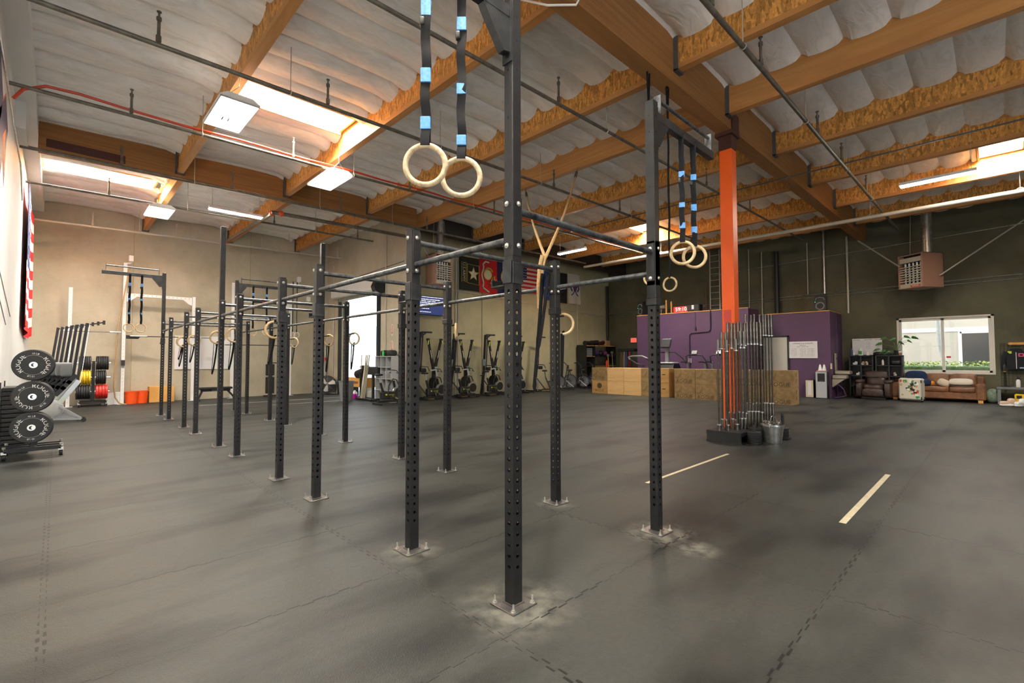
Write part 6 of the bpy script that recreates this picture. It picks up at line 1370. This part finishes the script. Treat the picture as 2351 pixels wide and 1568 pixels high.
for k, (y, z, m, lab) in enumerate(((3.9, 1.232, white, 'white shoe on the upper level of the shoe shelf by the purple wall'), (3.66, 1.232, tanm, 'tan shoe on the upper level of the shoe shelf, first of a pair'), (3.54, 1.232, tanm, 'tan shoe on the upper level of the shoe shelf, second of the pair'), (3.8, .832, white, 'pale shoe on the middle level of the shoe shelf'), (3.86, .432, redm, 'red shoe on a low level of the shoe shelf'), (3.7, .432, white, 'white shoe beside the red shoe on a low level'),
        (3.85, .032, bo, 'orange shoe on the bottom level of the shoe shelf'), (3.7, .032, redm, 'red and orange shoe on the bottom level'), (2.7, .832, mat('beige_shoe', (.5, .43, .33), .8), 'beige shoe in the shelf by the window'))):
    shoe((22.42, y, z), PI+.3*(k % 3-1), m, lab)
c = MB(); c.lathe([(.03, 0), (.035, .01), (.035, .15), (.015, .19), (.015, .21)], 12); tag(c.build('bottle', white), 'small white bottle in the upper window-side shelf', 'bottle').location = (22.45, 3.05, 1.232)
c = MB(); c.soft((0, 0, .1), (.3, .34, .2), 0, None, 3); tag(c.build('dark_bag', blackp), 'black bag in the upper level of the window-side shelf', 'bag').location = (22.45, 2.65, 1.232)
for k in range(2): c = MB(); c.box(-.15, .15, -.16, .16, 0, .15, 0, None, .01); tag(c.build('storage_box', oply), ('lower' if k == 0 else 'upper')+' small wooden box at the bottom of the window-side shelf', 'box').location = (22.45, 2.66, .032+.152*k)
t = thing('planning_board', 'white planning board leaning on top of the shoe shelf', 'whiteboard', (22.78, 3.57, 1.62), 0); c = MB(); c.box(-.01, .01, -.47, .47, 0, .64); c.build('panel', mat('whiteboard', (.78, .78, .78), .25), t, smooth=0)
c = MB(); M = Matrix.Translation((-.012, 0, 0)) @ WF
for s_, x, z in (('LIFT MON', -.33, .58), ('RECOVERY', .05, .59), ('FRIDAY', .33, .59)): c.text(s_, .05, M @ TR(x, z, 0))
for k in range(5): c.text('%d - 9 am' % (k+5), .035, M @ TR(.05, .5-.06*k, 0))
c.text('see coach', .05, M @ TR(.33, .22, 0)); c.build('handwriting', ink, t, smooth=0)
t = thing('cleaner_bottle', 'white jug with a green label on the shoe shelf', 'bottle', (22.45, 3.72, 1.602)); c = MB(); c.lathe([(.07, 0), (.075, .02), (.075, .18), (.04, .25), (.025, .27), (.025, .3)], 18); c.build('jug', white, t); c = MB(); c.box(-.078, -.07, -.045, .045, .04, .17); c.build('label', mat('green_label', (.06, .35, .06), .5), t, smooth=0)
c = MB(); c.lathe([(.05, 0), (.06, .13), (.062, .14)], 16); tag(c.build('paper_tub', white), 'white tub beside the green-labelled jug', 'tub').location = (22.45, 3.5, 1.602)
c = MB(); c.lathe([(.045, 0), (.05, .2), (.03, .24), (.03, .27)], 14); tag(c.build('thermos', mat('dark_blue', (.03, .04, .1), .4)), 'dark blue bottle at the purple wall end of the shoe shelf', 'bottle').location = (22.45, 4.02, 1.602)
c = MB(); c.lathe([(.02, 0), (.025, .1), (.02, .12)], 10); tag(c.build('candle', white), 'small white candle on the shoe shelf', 'candle').location = (22.4, 3.93, 1.602)
c = MB(); c.soft((0, 0, .05), (.32, .6, .18), 0, None, 2.5); tag(c.build('black_cloth', blackp), 'black cloth heap on the window-side shelf beside the plant', 'cloth').location = (22.5, 3.05, 1.602)
# plant
t = thing('potted_plant', 'leafy green plant in a dark pot on the window-side shelf', 'plant', (22.45, 2.62, 1.602)); c = MB(); c.lathe([(.08, 0), (.1, .16), (.105, .18), (.09, .18), (.088, .15), (0.001, .15)], 20); c.build('pot', blackp, t)
gl = mat('plant_leaf', (.035, .15, .02), .35, var=.4, vscale=10); stm = mat('plant_stem', (.1, .2, .05), .6)
lv = [(.0, -.42, .62, .22, 'r'), (.02, -.2, .66, .2, 'u'), (-.02, .02, .58, .2, 'u'), (-.05, -.05, .46, .19, 'd'), (.0, .3, .62, .2, 'l'), (-.03, .42, .42, .22, 'l'), (-.08, .5, .2, .2, 'l'), (-.1, .32, .14, .2, 'd'), (-.1, .2, .1, .17, 'd'), (0, -.3, .5, .15, 'd')]
for k, (x, y, z, s, dr) in enumerate(lv):
    c = MB(); c.path([(0, 0, .14), (x*.3, y*.3, .14+(z-.14)*.7), (x, y, z)], .007, 6); c.build('stem', stm, t)
    c = MB(); n = 9; side = -1 if y < 0 else 1; vs = []
    for i in range(n):
        u = i/(n-1); wv = s*.42*math.sin(PI*min(1, u*1.0+.05))**.6*(1-.3*u); nt = (.62 if (i % 2 and u > .2) else 1)
        for q in (-1, 0, 1): vs.append((x-.06*u+q*wv*.35*nt, y+side*s*u, z+.02-.5*s*u*u*(1.4 if dr == 'd' else .7)+(q*q)*.012+q*wv*.75*nt))
    c.add(vs, [(i*3+q, i*3+q+1, i*3+q+4, i*3+q+3) for i in range(n-1) for q in (0, 1)]); c.build('leaf', gl, t, smooth=60)
c = MB(); c.lathe([(.04, 0), (.05, .09), (.05, .16), (.03, .16)], 14, 0, None, [0, 1, 1]); tag(c.build('paper_coffee_cup', [mat('terracotta', (.35, .13, .06), .7), logo]), 'small cup with white rim beside the plant pot', 'cup').location = (22.33, 2.52, 1.602)
# ---------------------------------------------------------------- recliner, suitcase, sofa
t = thing('recliner', 'dark brown leather recliner in front of the shoe shelves', 'armchair', (21.95, 3.24, 0), -PI/2)   # faces local -Y
c = MB(); c.box(-.4, .4, -.35, .45, .06, .3, 0, None, .03); c.build('base', leatherd, t, smooth=30)
c = MB(); c.soft((0, -.12, .42), (.62, .7, .26), 0, None, 4); c.build('seat_cushion', leatherd, t)
c = MB(); c.soft((0, -.46, .24), (.64, .14, .3), 0, None, 4); c.build('footrest', leatherd, t)
c = MB(); c.soft((0, .3, .62), (.6, .24, .42), 0, TR(0, 0, 0, -.12), 4); c.soft((0, .36, .9), (.74, .26, .34), 0, TR(0, 0, 0, -.12), 4); c.build('backrest', leatherd, t)
for s in (-1, 1):
    c = MB(); c.soft((s*.42, -.02, .34), (.22, .92, .6), 0, None, 5); c.soft((s*.43, -.06, .63), (.26, .86, .16), 0, None, 3); c.build('armrest', leatherd, t)
c = MB(); c.tube((-.3, 0, 0), (.3, 0, .0), .03, 8); c.box(-.36, .36, -.32, .4, 0.0, .06); c.build('plinth', blackp, t, smooth=0)
t = thing('suitcase', 'cream suitcase covered in stickers standing beside the sofa', 'suitcase', (21.25, 2.12, 0), -.25)   # sticker face -X
c = MB(); c.box(-.2, .2, -.31, .31, .06, .8, 0, None, .05); c.build('shell', mat('cream_shell', (.62, .6, .5), .45), t, smooth=30)
c = MB(); c.box(-.002+.0, .004, -.315, .315, .05, .81, 0, None, .0); c.build('zip_seam', greyp2, t, smooth=0)
c = MB(); c.box(-.05, .05, -.1, .1, .8, .83); c.build('handle', blackp, t, smooth=0)
for sx in (-1, 1):
    for sy in (-1, 1):
        c = MB(); c.tube((sx*.14-.015, sy*.25, .03), (sx*.14+.015, sy*.25, .03), .03, 12); c.box(sx*.14-.02, sx*.14+.02, sy*.25-.02, sy*.25+.02, .03, .08); c.build('wheel', blackp, t)
for sx in (-.13, .13):
    for z in (.13, .7): c = MB(); c.box(sx-.035, sx+.035, -.316, -.305, z-.05, z+.05, 0, None, .004); c.build('corner_guard', blackp, t, smooth=0)
sm = [mat('sticker_green', (.05, .25, .08), .5), mat('sticker_red', (.5, .08, .04), .5), mat('sticker_black', (.02, .02, .02), .5), mat('sticker_white', (.8, .8, .75), .5), mat('sticker_tan', (.5, .35, .15), .5)]
rn = random.Random(12); c = MB()
for k in range(30):
    y, z = rn.uniform(-.24, .24), rn.uniform(.14, .72); w_, h_ = rn.uniform(.025, .055), rn.uniform(.02, .06)
    if k % 3 == 0: c.lathe([(0, 0), (w_, 0), (w_, .001), (0, .001)], 14, k % 5, Matrix.Translation((-.2012-.0004*(k % 4), y, z)) @ Matrix.Rotation(-PI/2, 4, 'Y'))
    else: c.box(-.2018-.0003*(k % 5), -.2, -w_, w_, -h_, h_, k % 5, TR(0, y, z, rn.uniform(-.6, .6)))
c.build('stickers', sm, t, smooth=0)
t = thing('sofa', 'long brown leather sofa under the window', 'sofa', (22.38, 1.55, 0), -PI/2)   # faces local -Y ; local x = -world... width along local x
sw = 1.22
c = MB(); c.box(-sw+.2, sw-.2, -.42, .38, .1, .34, 0, None, .02); c.build('base', leather, t, smooth=30)
for k in range(3): c = MB(); w3 = (2*sw-.44)/3; c.soft((-sw+.22+w3*(k+.5), -.12, .42), (w3+.01, .66, .2), 0, None, 6); c.build('seat_cushion', leather, t)
for k in range(3): c = MB(); c.soft((-sw+.22+w3*(k+.5), .26, .7), (w3+.06, .3, .56), 0, TR(0, 0, 0, -.08), 5); c.build('back_cushion', leather, t)
for s in (-1, 1): c = MB(); c.box(s*(sw-.11)-.12, s*(sw-.11)+.12, -.45, .42, .08, .62, 0, None, .04); c.build('armrest', leather, t, smooth=30)
c = MB(); c.box(-sw, sw, .3, .44, .1, .86, 0, None, .05); c.build('back_frame', leather, t, smooth=30)
for sx in (-1, 1):
    for y in (-.38, .36): c = MB(); c.box(sx*(sw-.12)-.06, sx*(sw-.12)+.06, y-.05, y+.05, 0, .09); c.build('leg', oply, t, smooth=0)
fur = mat('navy_fur', (.012, .03, .09), .95, bump=.9, bscale=60)
t = thing('reading_pillow', 'furry navy backrest pillow with arms on the sofa', 'pillow', (22.35, 2.1, .5), -PI/2); c = MB(); c.soft((0, .08, .26), (.62, .3, .56), 0, None, 3.5); c.soft((.3, -.12, .13), (.24, .44, .26), 0, None, 2.5); c.soft((-.3, -.12, .13), (.24, .44, .26), 0, None, 2.5); c.build('fur_body', fur, t)
c = MB(); c.soft((0, 0, .14), (.5, .36, .26), 0, TR(0, 0, 0, .5), 3); tag(c.build('cream_cushion', fabric), 'cream cushion lying in the middle of the sofa', 'cushion', 'cushions on the sofa').location = (22.28, 1.42, .5)
t = thing('striped_cushion', 'cream cushion with a dark stripe at the arm end of the sofa', 'cushion', (22.28, .92, .5), -PI/2, 'cushions on the sofa'); M = TR(0, 0, 0, .45); c = MB(); c.soft((0, 0.02, .16), (.62, .34, .22), 0, M, 3.5); c.build('cover', mat('pale_fabric', (.62, .57, .48), .9), t)
c = MB(); c.soft((0, -.02, .16), (.60, .345, .028), 0, TR(0, 0, 0, .45), 6); c.build('dark_stripe', mat('dark_brown_stripe', (.05, .035, .025), .9), t)
for k, (y, lab) in enumerate(((1.66, 'orange blanket corner showing beside the cream cushion'), (1.2, 'orange cloth between the two cushions on the sofa'))): c = MB(); c.soft((0, 0, .1), (.2, .14, .16), 0, None, 2.4); tag(c.build('orange_cloth', mat('orange_cloth', (.6, .22, .03), .9)), lab, 'cloth', 'orange cloth on the sofa').location = (22.3, y, .5)
c = MB(); c.soft((0, 0, .2), (.42, .34, .48), 0, None, 2.4); tag(c.build('green_bag', mat('pale_green_bag', (.2, .27, .2), .7, var=.5, vscale=14)), 'pale green patterned bag on the floor at the end of the sofa', 'bag').location = (22.5, .17, .03)
# ---------------------------------------------------------------- merchandise grid
t = thing('wire_grid_panel', 'black wire grid panel on the wall beyond the sofa', 'wire panel', (XR-.06, -.6, .45)); c = MB()
for k in range(18): z = .09*k; c.tube((0, -.6, z), (0, .56, z), .005, 6)
for k in range(14): y = -.6+.089*k; c.tube((0, y, 0), (0, y, 1.53), .005, 6)
c.build('wire_grid', blackp, t)
jk = mat('black_fleece', (.012, .013, .018), .9)
t = thing('hooded_jacket', 'black zip jacket hanging on the wire grid', 'jacket', (XR-.16, -.4, 1.12), -PI/2)
c = MB(); pr_ = [(-.21, 0), (.21, 0), (.23, .3), (.24, .56), (.08, .64), (-.08, .64), (-.24, .56), (-.23, .3)]
c.prism(pr_, -.05, .05, 0, Matrix(((1, 0, 0, 0), (0, 0, 1, 0), (0, 1, 0, 0), (0, 0, 0, 1)))); c.build('body', jk, t, smooth=0)
for s in (-1, 1): c = MB(); c.path([(s*.2, 0, .56), (s*.29, -.01, .38), (s*.31, -.01, .12), (s*.3, -.01, -.04)], [.075, .07, .055, .045], 10); c.build('sleeve', jk, t)
c = MB(); c.soft((0, .02, .62), (.3, .14, .16), 0, None, 2.6); c.build('hood', jk, t)
c = MB(); c.box(-.008, .008, -.054, -.05, .02, .56); c.build('zip', white, t, smooth=0)
c = MB(); c.box(.05, .18, -.055, -.05, .42, .53); c.build('chest_patch', mat('pink_print', (.7, .1, .25), .7), t, smooth=0); c = MB(); c.ball((.115, -.052, .475), (.05, .006, .035), 12, 6); c.build('patch_center', jk, t)
c = MB(); c.box(-.19, -.1, -.057, -.05, .52, .6); c.build('lime_tag', lime, t, smooth=0); c = MB(); c.box(.07, .17, -.055, -.05, .03, .07); c.build('blue_label', mat('pale_blue_label', (.4, .6, .75), .6), t, smooth=0)
c = MB(); c.box(-.02, .02, -.2, .2, -.045, .045, 0, None, .03); tag(c.build('skate_deck', oply, smooth=30), 'small orange wooden board fixed at the top of the wire grid', 'board').location = (XR-.1, -.42, 1.97)
t = thing('low_table', 'low black table in front of the wire grid', 'table', (22.4, -.5, 0)); c = MB(); c.box(-.28, .28, -.62, .58, .48, .55, 0, None, .01); c.build('top', greyp, t, smooth=0)
for sx in (-.22, .22):
    for y in (-.56, .52): c = MB(); c.box(sx-.04, sx+.04, y-.04, y+.04, 0, .48); c.build('leg', greyp, t, smooth=0)
t = thing('massage_gun', 'black upright massage tool with a yellow ring standing on the low table', 'massage tool', (22.45, -.13, .551)); c = MB(); c.lathe([(.13, 0), (.13, .012), (.03, .03), (.025, .4), (.03, .41), (.035, .7), (.02, .74)], 16); c.build('body', blackp, t); c = MB(); c.torus(.032, .008, TR(0, 0, .5), 16, 6); c.build('yellow_ring', yellow, t)
t = thing('drink_bottle', 'white drink bottle with a black cap on the low table', 'bottle', (22.35, -.42, .551)); c = MB(); c.lathe([(.05, 0), (.055, .02), (.055, .2), (.03, .25)], 16); c.build('flask', white, t); c = MB(); c.lathe([(.032, .25), (.035, .3), (.02, .33)], 12); c.torus(.03, .007, TR(0, 0, .34, PI/2), 14, 6); c.build('cap', blackp, t)
t = thing('tool_case', 'yellow and black hard case under the low table', 'case', (22.2, -.62, 0)); c = MB(); c.box(-.2, .2, -.4, .3, .06, .34, 0, None, .03); c.build('shell', yellow, t, smooth=30); 
for y in (-.2, .02, .2): c = MB(); c.box(-.21, -.2, y-.06, y+.06, .2, .3); c.build('latch', blackp, t, smooth=0)
c = MB(); c.box(-.18, .18, -.35, .25, 0, .06); c.build('feet', blackp, t, smooth=0)
shoe2 = mat('cream_orange_shoe', (.62, .45, .33), .7)
for k, (x, y, rz, lab) in enumerate(((21.2, -.15, 2.2, 'pale running shoe on the mats in front of the low table, nearer the sofa'), (21.25, -.42, 2.6, 'pale running shoe on the mats in front of the low table, further from the sofa'))):
    shoe((x, y, .0), rz, shoe2 if k == 0 else white, lab); t = bpy.context.scene.objects[-1].parent; t.scale = (1.5, 1.6, 1.8); t['group'] = 'shoes in front of the low table'
